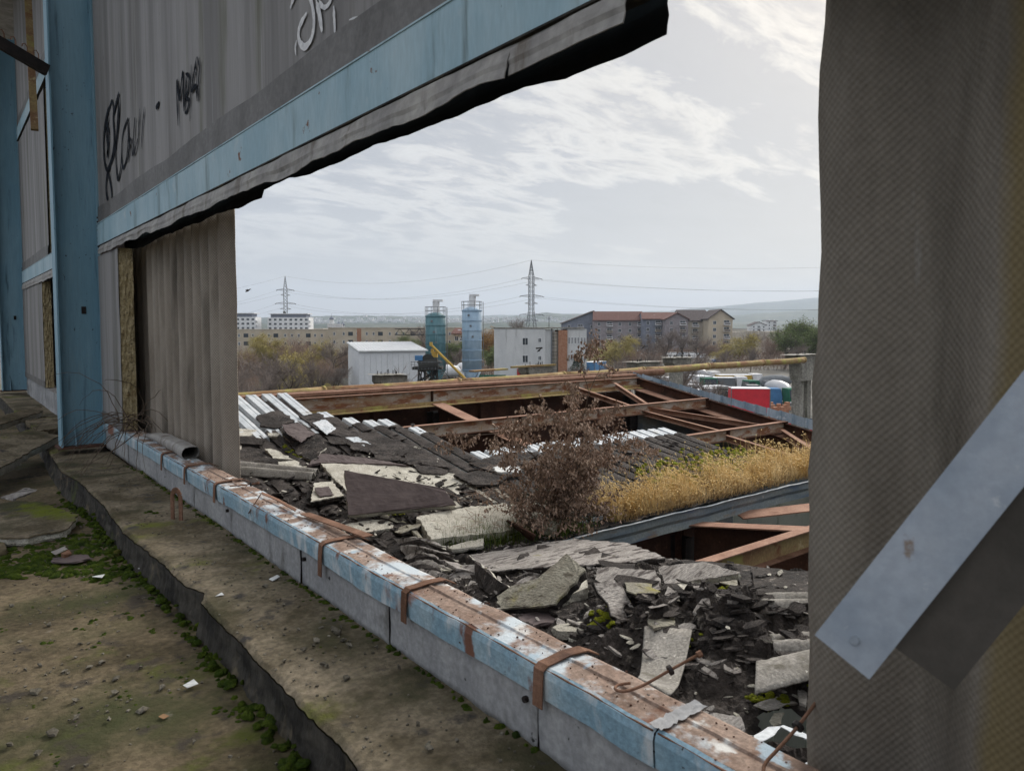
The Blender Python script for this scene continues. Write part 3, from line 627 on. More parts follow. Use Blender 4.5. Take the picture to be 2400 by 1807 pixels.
slab('concrete_slab', Z([(-60, 1190), (40, 1172), (100, 1177), (182, 1207), (158, 1238), (66, 1258), (-60, 1258)], [-1.60]*7), .07, M['ledge'], 'flat greenish broken slab on the floor below the dark pit', edge=M['aggregate'])
slab('concrete_slab', Z([(60, 985), (140, 975), (148, 1000), (90, 1010)], [-1.47]*4), .08, M['ledge'], 'yellow mossed slab tucked behind the tilted slab')
slab('concrete_slab', Z([(-40, 1150), (-40, 1290), (10, 1290), (30, 1180)], [-1.64]*4), .05, M['concrete'], 'slab fragment at the far left edge of the floor')
slab('board_piece', Z([(122, 1304), (200, 1299), (217, 1306), (170, 1317), (124, 1316)], [-1.645]*5), .015, M['felt_brown'], 'thin reddish board piece lying on the moss', 'board', a=.006)
slab('board_piece', Z([(0, 1165), (60, 1143), (88, 1147), (30, 1170)], [-1.60]*4), .015, M['flaky'], 'pale curled board piece left of the flat greenish slab', 'board', a=.008)
slab('board_piece', Z([(120, 1292), (152, 1279), (158, 1285), (130, 1297)], [-1.63]*4), .01, M['flaky'], 'small grey shard in the moss above the reddish board', 'board', a=.006)
slab('brick_bit', Z([(142, 1296), (160, 1287), (165, 1292), (150, 1299)], [-1.62]*4), .03, M['rust'], 'small red brick fragment in the moss', 'fragment', a=.004)
slab('leaf', Z([(371, 1678), (383, 1671), (396, 1676), (384, 1684)], [-1.665]*4), .004, M['ochre'], 'single orange dry leaf on the floor', 'leaf', a=.003)
for q, lb in (([(632, 1355), (650, 1346), (656, 1350), (640, 1359)], 'clear glass sliver on the ledge near the rail'), ([(322, 1332), (334, 1326), (338, 1331)], 'white shard in the moss by the kerb'), ([(428, 1605), (455, 1590), (460, 1600), (440, 1609)], 'broken whitish glass piece on the floor beside a moss cushion'), ([(215, 1650-300), (243, 1345), (238, 1352)], 'white flake near the kerb moss'), ([(508, 1394), (520, 1387), (524, 1392)], 'tiny white chip on the ledge')):
    z_ = -1.475 if q[0][0] > 480 else -1.655
    slab('shard', Z(q, [z_]*len(q)), .006, M['white_bit'], lb, 'shard', a=.003)
# stone chips, single ones
CH = [(115, 1465), (45, 1505), (178, 1642), (122, 1718), (24, 1745), (368, 1480-60), (330, 1565), (380, 1612), (275, 1590), (210, 1565), (150, 1575), (95, 1560), (60, 1570), (270, 1625), (455, 1740), (86, 1765), (240, 1555), (300, 1540), (28, 1420), (150, 1400), (190, 1510), (335, 1665), (180, 1680), (255, 1690), (80, 1620)]
CL = [(712, 1522), (735, 1515), (757, 1558), (768, 1562), (815, 1590), (668, 1550), (805, 1500), (820, 1512), (785, 1476), (790, 1482), (800, 1470), (650, 1408), (665, 1420), (620, 1375), (978, 1700), (985, 1722), (1005, 1755), (1075, 1740), (935, 1565), (700, 1475), (880, 1520), (745, 1500)]
k = 0
for pxs, z_, wh in ((CH, -1.672, 'floor'), (CL, -1.483, 'ledge')):
    for x, y in pxs:
        c = onz(x, y, z_); s_ = R.uniform(.006, .019)*(1.4 if R.random() < .15 else 1); P_ = [c+Vector((s_*math.cos(a+R.uniform(-.4, .4))*R.uniform(.5, 1.2), s_*math.sin(a)*R.uniform(.8, 1.6), R.uniform(.006, .016))) for a in (0, 1.2, 2.5, 3.7, 5)]
        slab('stone_chip', P_, .014, M['chip'], 'small stone chip lying on the mossy %s' % wh, 'chip', a=.003, group='stone chips on the %s' % wh)
# fine grit as stuff
m = MB()
for i in range(2600):
    if R.random() < .72: x, y = R.uniform(-.6, 1.04), R.uniform(2.0, 8); z = floor_z(x, y)
    else: x, y = R.uniform(1.1, 1.6), R.uniform(1.6, 9); z = ledge_z(x, y)
    s_ = R.uniform(.002, .008); 
    if fbm(x*2, y*2, 5) < -.1: continue
    m.box((x, y, z+s_*.4), (s_*1.6, s_*1.3, s_), R.uniform(0, 3), s_*.35)
m.build('grit', M['chip'], label='fine crumbs and grit scattered over the floor and ledge', cat='grit', kind='stuff')
# moss cushions
def cushion(m, c, r, h, sd_):
    n_, k_ = 12, 5; vs_ = []
    for i in range(k_):
        a = i/(k_-1)*math.pi/2
        for j in range(n_):
            t_ = 2*math.pi*j/n_; q = 1+.30*fbm(math.cos(t_)*1.2+sd_, math.sin(t_)*1.2, i*.5)+R.uniform(-.08, .08)
            vs_.append((c[0]+r*math.cos(a)*math.cos(t_)*q, c[1]+r*math.cos(a)*math.sin(t_)*q, c[2]-.004+h*math.sin(a)*q))
    m.add(vs_, [[i*n_+j, i*n_+(j+1) % n_, (i+1)*n_+(j+1) % n_, (i+1)*n_+j] for i in range(k_-1) for j in range(n_)])
m = MB(); mb = MB()
def moss_at(px, py, z_, r, n_, tgt):
    c = onz(px, py, z_)
    for i in range(n_):
        q = (c.x+R.gauss(0, r*.75), c.y+R.gauss(0, r*1.1), (floor_z(c.x, c.y) if z_ < -1.6 else z_)); s_ = r*R.uniform(.28, .62); cushion(tgt, q, s_, s_*R.uniform(.5, .9), R.uniform(0, 99))
for px, py, r, n_ in [(117, 1512, .03, 5), (188, 1477, .03, 4), (212, 1462, .025, 4), (222, 1511, .03, 5), (240, 1487, .03, 4), (285, 1435, .03, 5), (325, 1443, .03, 5), (360, 1477, .03, 4), (435, 1590, .02, 4), (295, 1627, .02, 5), (310, 1634, .012, 3), (463, 1713, .018, 5), (520, 1670, .03, 8), (560, 1675, .03, 8), (600, 1650, .02, 4), (370, 1520, .012, 3), (395, 1478, .02, 4), (425, 1550, .018, 4), (490, 1560, .04, 6), (515, 1580, .035, 6), (545, 1600, .025, 6), (340, 1340, .05, 12), (320, 1300, .05, 12), (308, 1370, .05, 10), (690, 1790, .05, 12), (740, 1800, .04, 8), (250, 1350, .06, 10), (375, 1400, .04, 6), (440, 1460, .03, 6), (480, 1520, .03, 5)]:
    moss_at(px, py, -1.68, r, n_, m)
for i in range(150): moss_at(R.uniform(-20, 300), R.uniform(1270, 1350), -1.68, R.uniform(.03, .07), 4, m)
for i in range(46): moss_at(R.gauss(230, 130), R.uniform(1400, 1790), -1.68, R.uniform(.006, .02), R.randint(2, 5), m)
for i in range(60): moss_at(R.uniform(120, 280), R.uniform(1120, 1290), -1.66, R.uniform(.03, .06), 3, m)
for i in range(330):
    y = R.uniform(2, 8.6); x = edge_x(y)-R.uniform(.02, .10); cushion(m, (x, y, floor_z(x, y)+R.uniform(0, .05)*R.random()), R.uniform(.008, .03), R.uniform(.008, .025), i)
for px, py, r, n_ in [(748, 1527, .018, 4), (803, 1537, .02, 4), (718, 1555, .014, 4), (722, 1405, .02, 5), (680, 1368, .02, 5), (788, 1450, .02, 4), (353, 1200, .03, 6), (375, 1100, .05, 10), (470, 1220, .02, 4)]:
    moss_at(px, py, -1.49, r, n_, m)
for i in range(220):
    y = R.uniform(1.5, 9); x = 1.612-R.uniform(0, .03); cushion(m, (x, y, ledge_z(x, y)), R.uniform(.006, .022), R.uniform(.006, .02), i)
m.build('moss_cushions', M['moss'], smooth=True, label='dark green moss cushions on the floor and along the kerb', cat='moss', kind='stuff')
# dry vine at the foot of the column
t = thing('dry_vine', 'tangle of dry bare vine on the rail at the column foot', 'vine', (1.6, 9.3, -1.2))
c0 = Vector((1.66, 8.9, -1.05))
for i in range(34):
    p = c0+V((R.uniform(-.1, .12), R.uniform(-.7, .7), R.uniform(-.1, .1))); d = V((R.uniform(-1, .3), R.uniform(-1, 1), R.uniform(-.1, .9))).normalized(); pts = [p.copy()]
    for k in range(9):
        d = (d+V((R.uniform(-.35, .25), R.uniform(-.4, .4), -.22+R.uniform(-.2, .2)))).normalized(); p = p+d*.12
        if p.z < ledge_z(p.x, p.y)+.01: p.z = -1.47
        pts.append(p.copy())
    m = MB(); m.tube(pts, [.006-.0005*j for j in range(10)], 4); m.build('stem', M['twig'], t, smooth=True)
# ================================================================== THE LOWER ROOF OUTSIDE
XE = 16.0                                     # gable end
HALL = thing('factory_hall', 'rusty steel framed lower hall with half its roof gone', 'factory', (9, 7, GZ))
def part(name, mt, fn, parent=None, smooth=False, **k):
    m = MB(); fn(m); return m.build(name, mt, parent or HALL, smooth, **k)
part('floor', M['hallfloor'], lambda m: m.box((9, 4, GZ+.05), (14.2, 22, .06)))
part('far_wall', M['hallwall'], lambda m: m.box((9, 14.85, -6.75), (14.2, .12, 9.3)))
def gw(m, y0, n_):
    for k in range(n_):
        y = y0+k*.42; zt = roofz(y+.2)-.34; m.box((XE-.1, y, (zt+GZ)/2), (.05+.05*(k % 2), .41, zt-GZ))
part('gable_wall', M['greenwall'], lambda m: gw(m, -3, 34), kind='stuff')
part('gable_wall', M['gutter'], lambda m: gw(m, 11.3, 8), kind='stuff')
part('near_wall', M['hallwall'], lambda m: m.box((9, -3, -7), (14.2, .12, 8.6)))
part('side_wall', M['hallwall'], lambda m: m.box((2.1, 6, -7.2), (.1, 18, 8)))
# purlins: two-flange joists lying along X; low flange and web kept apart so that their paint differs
def purlin(Y, x0, x1, h=.24, off=0, mt='purlin', clips=()):
    z = roofz(Y)+off
    m = MB(); m.box(((x0+x1)/2, Y, z-h/2), (x1-x0, .012, h-.024)); a = m.build('purlin', M[mt], HALL)
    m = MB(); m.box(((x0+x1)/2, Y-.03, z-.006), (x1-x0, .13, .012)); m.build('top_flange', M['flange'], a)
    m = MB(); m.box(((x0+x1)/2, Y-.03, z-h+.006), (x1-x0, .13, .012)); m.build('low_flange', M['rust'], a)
    for c in list(clips)+[x1-.02]:
        m = MB(); m.box((c, Y-.05, z-h/2), (.014, .10, h-.03)); m.build('stiffener', M['rust_dark'], a)
purlin(14.45, 4.4, 15.95, .28, .0, 'purlin', (8.95,))
part('ridge_capping', M['flange'], lambda m: m.box((10.2, 14.62, -1.40), (11.6, .2, .05)))
part('eaves_angle', M['ochre'], lambda m: m.prof((4.3, 14.3, -1.80), (15.9, 14.3, -1.72), [(-.02, -.05), (.14, -.05), (.14, -.03), (0, -.03), (0, .05), (-.02, .05)]))
purlin(12.02, 5.4, 15.95, .25, .02, 'purlin', (9.6,))
purlin(9.78, 11.0, 16.02, .25, .02, 'purlin', (13.7,))
purlin(4.42, 5.0, 15.95, .24, 0, 'ochre', (9.0,))
purlin(2.0, 5.0, 15.95, .24, 0, 'ochre')
purlin(9.78, 2.4, 11.0, .25, -.3, 'rust_dark'); purlin(12.02, 2.4, 5.4, .25, -.3, 'rust_dark')
# rafters along Y: flanged plate girders
def rafter(X, ya, yb, b=.34, dep=1.1, mt='rust_dark', off=-.28):
    za, zb = roofz(ya)+off, roofz(yb)+off
    m = MB(); m.prism([(X-.008, ya, za-.02), (X-.008, yb, zb-.02), (X-.008, yb, zb-dep), (X-.008, ya, za-dep)], (.016, 0, 0)); w_ = m.build('rafter', M[mt], HALL)
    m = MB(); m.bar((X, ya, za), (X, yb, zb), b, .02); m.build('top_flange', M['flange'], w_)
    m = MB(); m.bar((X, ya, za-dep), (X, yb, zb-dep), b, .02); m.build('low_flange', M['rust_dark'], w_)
for X, dep in ((9.05, .95), (15.72, .55), (2.6, .9)):
    rafter(X, 14.3, YG+.1, .34, dep); rafter(X, YG-.1, 0, .34, dep)
# deep plate girders along X under the ridge and the valley
def girder(Y, z1, z0, x0=2.3, x1=15.9):
    m = MB(); m.box(((x0+x1)/2, Y, (z0+z1)/2), (x1-x0, .02, z1-z0)); g_ = m.build('plate_girder', M['rust_dark'], HALL)
    x = x0+.9
    while x < x1:
        m = MB(); m.box((x, Y-.07, (z0+z1)/2), (.02, .14, z1-z0-.02)); m.build('stiffener', M['rust_dark'], g_); x += 1.45
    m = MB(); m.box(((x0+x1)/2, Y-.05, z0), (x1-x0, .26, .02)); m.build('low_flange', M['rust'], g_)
girder(14.70, -1.86, -3.1); girder(YG+.25, -3.05, -4.1, 2.3, 9.9)
# columns inside
for X, Y in ((9.05, 14.4), (9.05, 7.2), (15.6, 7.2), (15.6, 14.4), (15.6, 0.5), (9.05, .5)):
    part('hall_column', M['iron'], lambda m: m.ibeam((X, Y, GZ), (X, Y, roofz(Y)-.5), .3, .3, .02, .02, (0, 1, 0)))
part('column_head', M['iron'], lambda m: m.box((12.66, 5.6, -4.2), (.16, .16, 2.3)))
part('high_window_band', M['greenwall'], lambda m: m.box((9.2, 14.7, -5.2), (1.3, .06, 2.6)))
def brace(a, b, w_=.12, mt='flange'):
    part('brace', M[mt], lambda m: m.chan(a, b, w_, w_*.7, .012))
brace((13.45, 12.3, -2.05), (13.9, 9.9, -2.42)); brace((13.6, 12.3, -2.0), (15.6, 9.9, -2.42)); brace((13.6, 9.7, -2.44), (13.9, 7.4, -2.86), .14); brace((15.7, 9.6, -2.5), (14.3, 7.5, -2.86), .16, 'flange')
brace((13.3, 14.3, -1.62), (13.3, 12.2, -1.98)); brace((14.9, 14.3, -1.62), (13.9, 12.2, -1.98), .12)
brace((9.2, 14.2, -2.8), (10.6, 12, -3.5)); brace((9.2, 7.6, -4.1), (9.2, 13.8, -3.7), .14); brace((3, 13.4, -2.9), (8.9, 13.4, -2.9), .12)
part('cross_plate', M['flange'], lambda m: m.bar((10.1, 6.95, -3.05), (13.6, 4.5, -2.62), .42, .02))
part('cross_plate', M['flange'], lambda m: m.bar((15.1, 13.2, -2.35), (15.5, 7.6, -3.2), .26, .02))
# gable edge: channel plus upright blue fascia strips
part('gable_channel', M['rust_dark'], lambda m: m.chan((XE-.02, 14.6, roofz(14.6)-.14), (XE-.02, YG, roofz(YG)-.14), .26, .09))
part('gable_channel', M['rust_dark'], lambda m: m.chan((XE-.02, YG, roofz(YG)-.14), (XE-.02, -1, roofz(-1)-.14), .26, .09))
y = 14.7; k = 0
while y > 6.9:
    z = roofz(y-.17)
    m = MB(); dz = R.uniform(-.012, .012); le = R.uniform(-.02, .02)
    m.grid(lambda u, v: (XE+.03+(0, .03, .03, .0, .0)[int(round(u*4))]+le*v, y-.336*(0, .08, .2, .28, 1)[int(round(u*4))], z+.03-.06*(0, .08, .2, .28, 1)[int(round(u*4))]+(.25+dz-.15*max(0, (y-9)/5.6))*v), 4, 2)
    m.build('fascia_strip', M['fascia'], HALL); y -= .34
# gutter
def gut(m):
    prof_ = [(-.04, .02), (0, .03), (.01, -.10), (.05, -.16), (.04, -.27), (.10, -.28), (.30, -.28), (.30, .0)]
    m.grid(lambda u, v: ((lambda x, q: (x, YG-.16+prof_[q][0]+.012*fbm(x*1.3, q*.3), ZG-.015+prof_[q][1]+.018*fbm(x*.9, 2)))(4.6+11.3*u, int(round(v*7)))), 110, 7)
o = part('gutter', M['gutter'], gut, smooth=False); md = o.modifiers.new('t', 'SOLIDIFY'); md.thickness = .006
part('gutter_lip', M['deck'], lambda m: m.grid(lambda u, v: (4.6+11.3*u, YG-.20+.05*v+.012*fbm((4.6+11.3*u)*1.3, 0), ZG+.012+.018*fbm((4.6+11.3*u)*.9, 2)+.006*fbm(u*60, 1)), 160, 1))

# ---- deck ribs on the far slope
DECK = thing('roof_deck', 'ribbed metal roof deck with bare pale rib ends, felt on top', 'roof deck', (8, 9, ZG))
def top_y(X):
    for a, b, ya, yb in ((1.8, 5.5, 14.55, 14.55), (5.5, 6.0, 14.5, 13.0), (6.0, 6.75, 12.5, 12.4), (6.75, 7.0, 12.3, 11.5), (7.0, 12.3, 10.25, 10.25)):
        if a <= X < b: return ya+(yb-ya)*(X-a)/(b-a)
    return None
def low_y(X): return YG+.2 if X < 12.3 else 8
PIT = .30
x = 2.0; nrib = 0
while x < 12.35:
    ty = top_y(x+.1)
    if 5.35 < x < 6.0: ty = 13.6-(x-5.35)*1.6
    if ty:
        ly = YG+.15
        if x > 11.6: ly = 8.1
        sk = 0
        if x < 5.5: sk = .0
        a = Vector((x+.12, ty+R.uniform(-.04, .04), roofz(ty)+.03)); b = Vector((x+.12, ly, roofz(ly)+.03))
        if 3.2 < x < 5.4:          # loosened ribs at the far left splay apart
            mid = Vector((x+.12+(-.20), 12.2+R.uniform(-.1, .2), roofz(12.2)+.05)); sh = .25*(x-4.2)
            segs = [(Vector((x+.12+sh*.2, ty, roofz(ty)+.05+R.uniform(0, .04))), Vector((x+.05-sh*.15, 11.9, roofz(11.9)+.06)))]
        else: segs = [(a, b)]
        for p, q in segs:
            m = MB(); m.prof(p, q, [(-.115, -.035), (.115, -.035), (.095, .035), (.03, .037), (.027, .030), (-.027, .030), (-.03, .037), (-.095, .035)]); m.build('deck_rib', M['deck'], DECK); nrib += 1
        # felt strip over the rib, starting below the bare end
        fy = ty-(.48 if x > 6.9 else (R.uniform(.3, 2.0) if x < 5.4 else .45))
        if 3.2 < x < 5.4: fy = ty-[2.6, 2.3, 2.5, 2.3, 2.2, .45, .32, .25][min(7, int((x-3.2)/.3))]
        if fy-ly > .3:
            m = MB(); n_ = int((fy-ly)*9)
            dx = 0 if not (3.2 < x < 5.4) else -.12
            m.grid(lambda u, v: ((lambda yy: (x+.12+(v-.5)*(.235+.02*fbm(yy*6, x))+dx*(ty-yy)/2.6, yy, roofz(yy)+.075+.02*math.sin(v*math.pi)+.012*fbm(yy*1.2, v*1.2, x)+.004*fbm(yy*7, v*4, x)))(fy+.05*fbm(v*3, x)-(fy-ly)*u)), n_, 5)
            o = m.build('felt_strip', M['felt'], DECK); md = o.modifiers.new('t', 'SOLIDIFY'); md.thickness = .025
    x += PIT
m = MB(); m.grid(lambda u, v: (1.9+3.6*v, 7.2+7.35*u, roofz(7.2+7.35*u)-.03), 2, 2); m.build('deck_pan', M['galv_dark'], DECK)
m = MB(); m.grid(lambda u, v: (5.5+1.4*v, 7.2+5.3*u, roofz(7.2+5.3*u)-.03), 2, 2); m.build('deck_pan', M['galv_dark'], DECK)
m = MB(); m.grid(lambda u, v: (6.9+5.4*v, 7.2+3.0*u, roofz(7.2+3.0*u)-.03), 2, 2); m.build('deck_pan', M['galv_dark'], DECK)
# ribs seen under the near slope
for k in range(10):
    x = 5.4+k*.3
# ---- rough felt and rubble ground over the valley and the near slope
def inpoly(x, y, P):
    c = False; j = len(P)-1
    for i in range(len(P)):
        if (P[i][1] > y) != (P[j][1] > y) and x < (P[j][0]-P[i][0])*(y-P[i][1])/(P[j][1]-P[i][1])+P[i][0]: c = not c
        j = i
    return c
void = [(p.x, p.y) for p in (ns(1462, 1250), ns(1415, 1266), ns(1490, 1278), ns(1530, 1302), ns(1640, 1310), ns(1760, 1322), ns(1925, 1346))]
void = [(6.0, YG-.16)]+[(5.9, 6.2), (5.75, 5.6), (5.35, 4.9), (5.45, 4.45), (5.55, 3.9), (5.75, 3.2), (16, 2.2), (16, YG-.16)]
hole = [(p.x, p.y) for p in (ns(1775, 1720), ns(1830, 1704), ns(1915, 1735), ns(1960, 1800), ns(1790, 1760))]
def rz(x, y):
    e = min(1, max(0, (YG-y)/.8)) if y < YG else 1
    q_ = x*.75+y*.66; w_ = -x*.66+y*.75; rg = abs(fbm(q_*5, w_*1.6, 4)); rg2 = abs(fbm(q_*16, w_*5, 8)); h = .03+.055*fbm(x*1.3, y*1.3, 2)+.02*fbm(x*4, y*4, 7)+.07*(rg-.3)+.035*(rg2-.3)+.010*fbm(x*22, y*22)
    fl = abs(fbm(x*2.2+y*.6, y*1.1, 9)); h += .09*max(0, fl-.25)
    # mound of torn felt in front of the opening
    d2 = ((x-3.55)/.55)**2+((y-2.55)/1.0)**2; h += .34*math.exp(-d2)*(1+.4*fbm(x*5, y*5))
    d3 = ((x-4.2)/.6)**2+((y-4.4)/.5)**2; h += .16*math.exp(-d3)
    d4 = ((x-4.8)/.9)**2+((y-7.2)/.5)**2; h += .10*math.exp(-d4)
    if y > YG: h = h*.6+(.06 if x < 3.2 else 0)
    return roofz(y)+h*(.35+.65*e)
def keepn(u, v):
    x, y = 1.86+9.14*v, -2+9.7*u
    return not inpoly(x, y, void) and not inpoly(x, y, hole)
m = MB(); m.grid(lambda u, v: (1.86+9.14*v, -2+9.7*u, rz(1.86+9.14*v, -2+9.7*u)), 520, 540, keepn)
m.build('torn_felt_ground', M['felt_dk'], label='crumpled black roofing felt covering the near roof slope', cat='roofing felt', kind='stuff')
m = MB(); m.grid(lambda u, v: (1.9+3.6*v, 7.4+4.9*u, roofz(7.4+4.9*u)+.055+.05*fbm(v*5, u*7, 4)+.02*fbm(v*18, u*25, 8)), 150, 110, lambda u, v: v < .98-.5*max(0, u-.8)+.1*fbm(u*9, 1))
m.build('torn_felt_ground', M['felt'], label='crumpled black felt over the far slope near the corrugated sheet', cat='roofing felt', kind='stuff')
# the near slope's lower edge above the opening: a felted board lying toward the right
def PS(L_, hs):
    return [rf(x, y, h) for (x, y), h in zip(L_, hs if isinstance(hs, (list, tuple)) else [hs]*len(L_))]
slab('felt_sheet', PS([(1100, 1300), (1346, 1262), (1470, 1272), (1560, 1306), (1420, 1320), (1250, 1330), (1130, 1340)], .10), .05, M['flaky'], 'broad pale flaking sheet at the head of the near slope', a=.03, edge=M['felt_dk'])
slab('felt_sheet', PS([(1540, 1306), (1700, 1318), (1925, 1345), (1925, 1400), (1735, 1382), (1560, 1340)], .06), .05, M['felt_dk'], 'long black felt strip below the lower roof opening', a=.02, edge=M['felt_dk'])
# -- named slabs of the far slope
AG = M['aggregate']
slab('insulation_board', PS([(750, 1084), (905, 1086), (1064, 1111), (1245, 1155), (1230, 1170), (1068, 1188), (811, 1150)], [.16, .14, .10, .06, .06, .08, .12]), .08, AG, 'largest pale insulation board, behind the leaning dark slab', a=.02)
slab('insulation_board', PS([(806, 1108), (1042, 1137), (1066, 1188), (818, 1200)], [.56, .50, .24, .27]), .11, M['felt_brown'], 'dark brown felted slab leaning on the big pale board', a=.012, edge=AG)
slab('insulation_board', PS([(737, 1130), (778, 1128), (806, 1160), (728, 1175)], [.16, .16, .2, .2]), .08, AG, 'small pale board with a dark patch left of the brown slab', a=.012, edge=M['felt_dk'])
slab('felt_patch', PS([(738, 1143), (770, 1140), (782, 1158), (748, 1163)], .215), .012, M['felt_brown'], 'dark felt patch stuck on the small pale board', 'felt', a=.008)
slab('insulation_board', PS([(977, 1213), (1090, 1188), (1187, 1177), (1240, 1232), (1180, 1245), (1010, 1262)], [.20, .2, .18, .14, .16, .2]), .12, AG, 'pale speckled board in the middle with a dark hole', a=.02)
slab('insulation_board', PS([(1196, 1178), (1262, 1172), (1320, 1215), (1300, 1238), (1240, 1228)], .16), .10, AG, 'pale board half under the dry shrub', a=.02)
slab('insulation_board', PS([(800, 1230), (850, 1220), (920, 1214), (921, 1236), (860, 1246), (810, 1248)], .12), .05, AG, 'small pale slab close to the blue rail', a=.015)
slab('board_strip', PS([(951, 1229), (962, 1228), (1004, 1272), (996, 1276)], .16), .03, M['lichen'], 'narrow upright-edged board strip between two pale slabs', a=.004)
slab('insulation_board', PS([(1006, 1289), (1075, 1314), (1079, 1340), (1035, 1340)], .10), .05, AG, 'pale wedge shaped slab beside stacked dark felt', a=.012)
slab('insulation_board', PS([(996, 1276), (1045, 1279), (1046, 1289), (1002, 1288)], .13), .04, AG, 'little pale block at the foot of the board strip', a=.008)
slab('insulation_board', PS([(1050, 1280), (1080, 1270), (1133, 1263), (1133, 1276), (1060, 1288)], .15), .05, AG, 'long thin pale block in front of the green grass', a=.01)
slab('steel_plate', PS([(1184, 1222), (1194, 1215), (1255, 1255), (1250, 1266)], [.12, .3, .26, .08]), .012, M['rust_dark'], 'dark rusty steel plate standing on edge before the shrub', 'plate', a=.004)
slab('felt_slab', PS([(655, 1000), (700, 990), (765, 1040), (735, 1082), (692, 1060)], [.16, .2, .24, .16, .1]), .05, M['felt_dk'], 'curled black felt slab with a pale rim, upper left', a=.03, edge=AG)
slab('felt_slab', PS([(660, 994), (700, 989), (735, 1015), (705, 1035), (672, 1015)], .26), .02, M['felt_brown'], 'smooth brown felt flap above the curled black slab', a=.01)
slab('insulation_board', PS([(653, 1082), (690, 1078), (722, 1085), (718, 1098), (660, 1096)], .12), .07, AG, 'pale crumbly block below the curled black felt', a=.015)
slab('felt_slab', PS([(720, 1090), (745, 1060), (830, 1068), (960, 1090), (905, 1086), (750, 1083)], .16), .04, M['felt_brown'], 'smooth brown felt sheet above the largest pale board', a=.012)
slab('felt_slab', PS([(1065, 1112), (1125, 1102), (1200, 1112), (1160, 1135), (1110, 1135)], .16), .04, M['felt'], 'dark felt slab left of the shrub', a=.02)
slab('insulation_lump', PS([(1155, 1095), (1180, 1086), (1224, 1096), (1215, 1106), (1165, 1105)], .2), .06, M['white_bit'], 'crumbly white lump beside the shrub', a=.02)
slab('insulation_board', PS([(543, 1008), (560, 1003), (600, 1008), (566, 1040), (560, 1060), (543, 1060)], .10), .04, AG, 'pale crust under felt beside the corrugated sheet', a=.025)
slab('insulation_board', PS([(620, 1050), (650, 1055), (690, 1078), (640, 1072)], .12), .04, AG, 'pale strip of board between black felt folds', a=.02)
slab('insulation_board', PS([(627, 1014), (655, 1015), (650, 1022), (628, 1020)], .13), .04, AG, 'tiny pale block under the bare ribs', a=.01)
slab('felt_slab', PS([(545, 1062), (600, 1058), (655, 1080), (650, 1092), (545, 1088)], .10), .05, M['felt_dk'], 'flat black felt slab above the grey tubes', a=.02)
slab('metal_flap', PS([(733, 990), (762, 982), (788, 1004), (765, 1018)], .14), .01, M['deck'], 'torn pale metal flap at the end of the ribs', a=.006)
slab('metal_flap', PS([(810, 1025), (840, 1024), (870, 1040), (850, 1046)], .14), .01, M['deck'], 'buckled pale strip lying over the felt ribs', a=.006)
for L_, lb in (([(800, 1022), (860, 1012), (930, 1030), (1000, 1062), (1060, 1094), (960, 1088), (900, 1066), (850, 1056)], 'broad torn felt sheet lying over the ribs in the middle'), ([(700, 975), (745, 968), (800, 1000), (860, 1020), (820, 1030), (740, 1005)], 'torn felt sheet draped over the rib ends at the upper left'), ([(1100, 1085), (1180, 1062), (1260, 1058), (1240, 1085), (1150, 1105)], 'torn felt sheet over the ribs behind the shrub'), ([(600, 975), (650, 960), (690, 985), (650, 1002), (610, 998)], 'torn felt scrap across the loose ribs')):
    slab('felt_sheet', PS(L_, .13), .02, M['felt'], lb, a=.05)
# folded felt pieces on the slope between
for i, (x, y, lb) in enumerate([(850, 1045, 'upper folded felt flake on the ribs'), (905, 1068, 'long folded felt flake lower on the ribs'), (790, 1030, 'felt flake near the buckled strip'), (1010, 1100, 'felt flake above the pale board edge'), (585, 1030, 'felt fold beside the corrugated sheet'), (1420, 1070, 'felt flake among the right hand ribs'), (1480, 1050, 'felt flake near the right end of the ribs')]):
    w_ = R.uniform(45, 75); slab('felt_flake', PS([(x-w_*.6, y-6), (x, y-11), (x+w_*.6, y+2), (x+w_*.5, y+12), (x-w_*.3, y+6)], [.13, .17, .13, .12, .15]), .02, M['felt'], lb, a=.03)
# corrugated asbestos tubes at left
def corrpiece(px, h, label, n_=2, amp=.05, th=.01, mt='cement_sheet'):
    A, B, C_, D_ = [rf(x, y, h) for x, y in px]
    m = MB()
    m.grid(lambda u, v: (A.lerp(B, u).lerp(D_.lerp(C_, u), v)+Vector((0, 0, amp*abs(math.sin(v*math.pi*n_))+.006*fbm(u*9, v*4)))), 26, 12*n_)
    o = m.build('corrugated_piece', M[mt], smooth=True, label=label, cat='cladding sheet'); md = o.modifiers.new('t', 'SOLIDIFY'); md.thickness = th
corrpiece([(520, 1086), (748, 1110), (730, 1126), (520, 1112)], .10, 'broken corrugated sheet like two grey tubes, left beside the rail', 2, .09)
corrpiece([(1628, 1408), (1925, 1402), (1925, 1436), (1680, 1432)], .28, 'weathered corrugated strip lying across the near slope', 2, .05)
corrpiece([(1800, 1500), (1925, 1492), (1925, 1528), (1815, 1530)], .22, 'corrugated strip half buried under the mossy one', 2, .04)
corrpiece([(1775, 1560), (1925, 1525), (1915, 1590), (1768, 1628)], .24, 'grey corrugated fragment leaning at the right', 1, .06)
corrpiece([(1512, 1470), (1622, 1478), (1568, 1632), (1494, 1590)], .28, 'curved grey cement sheet lying on end in front', 1, -.09)
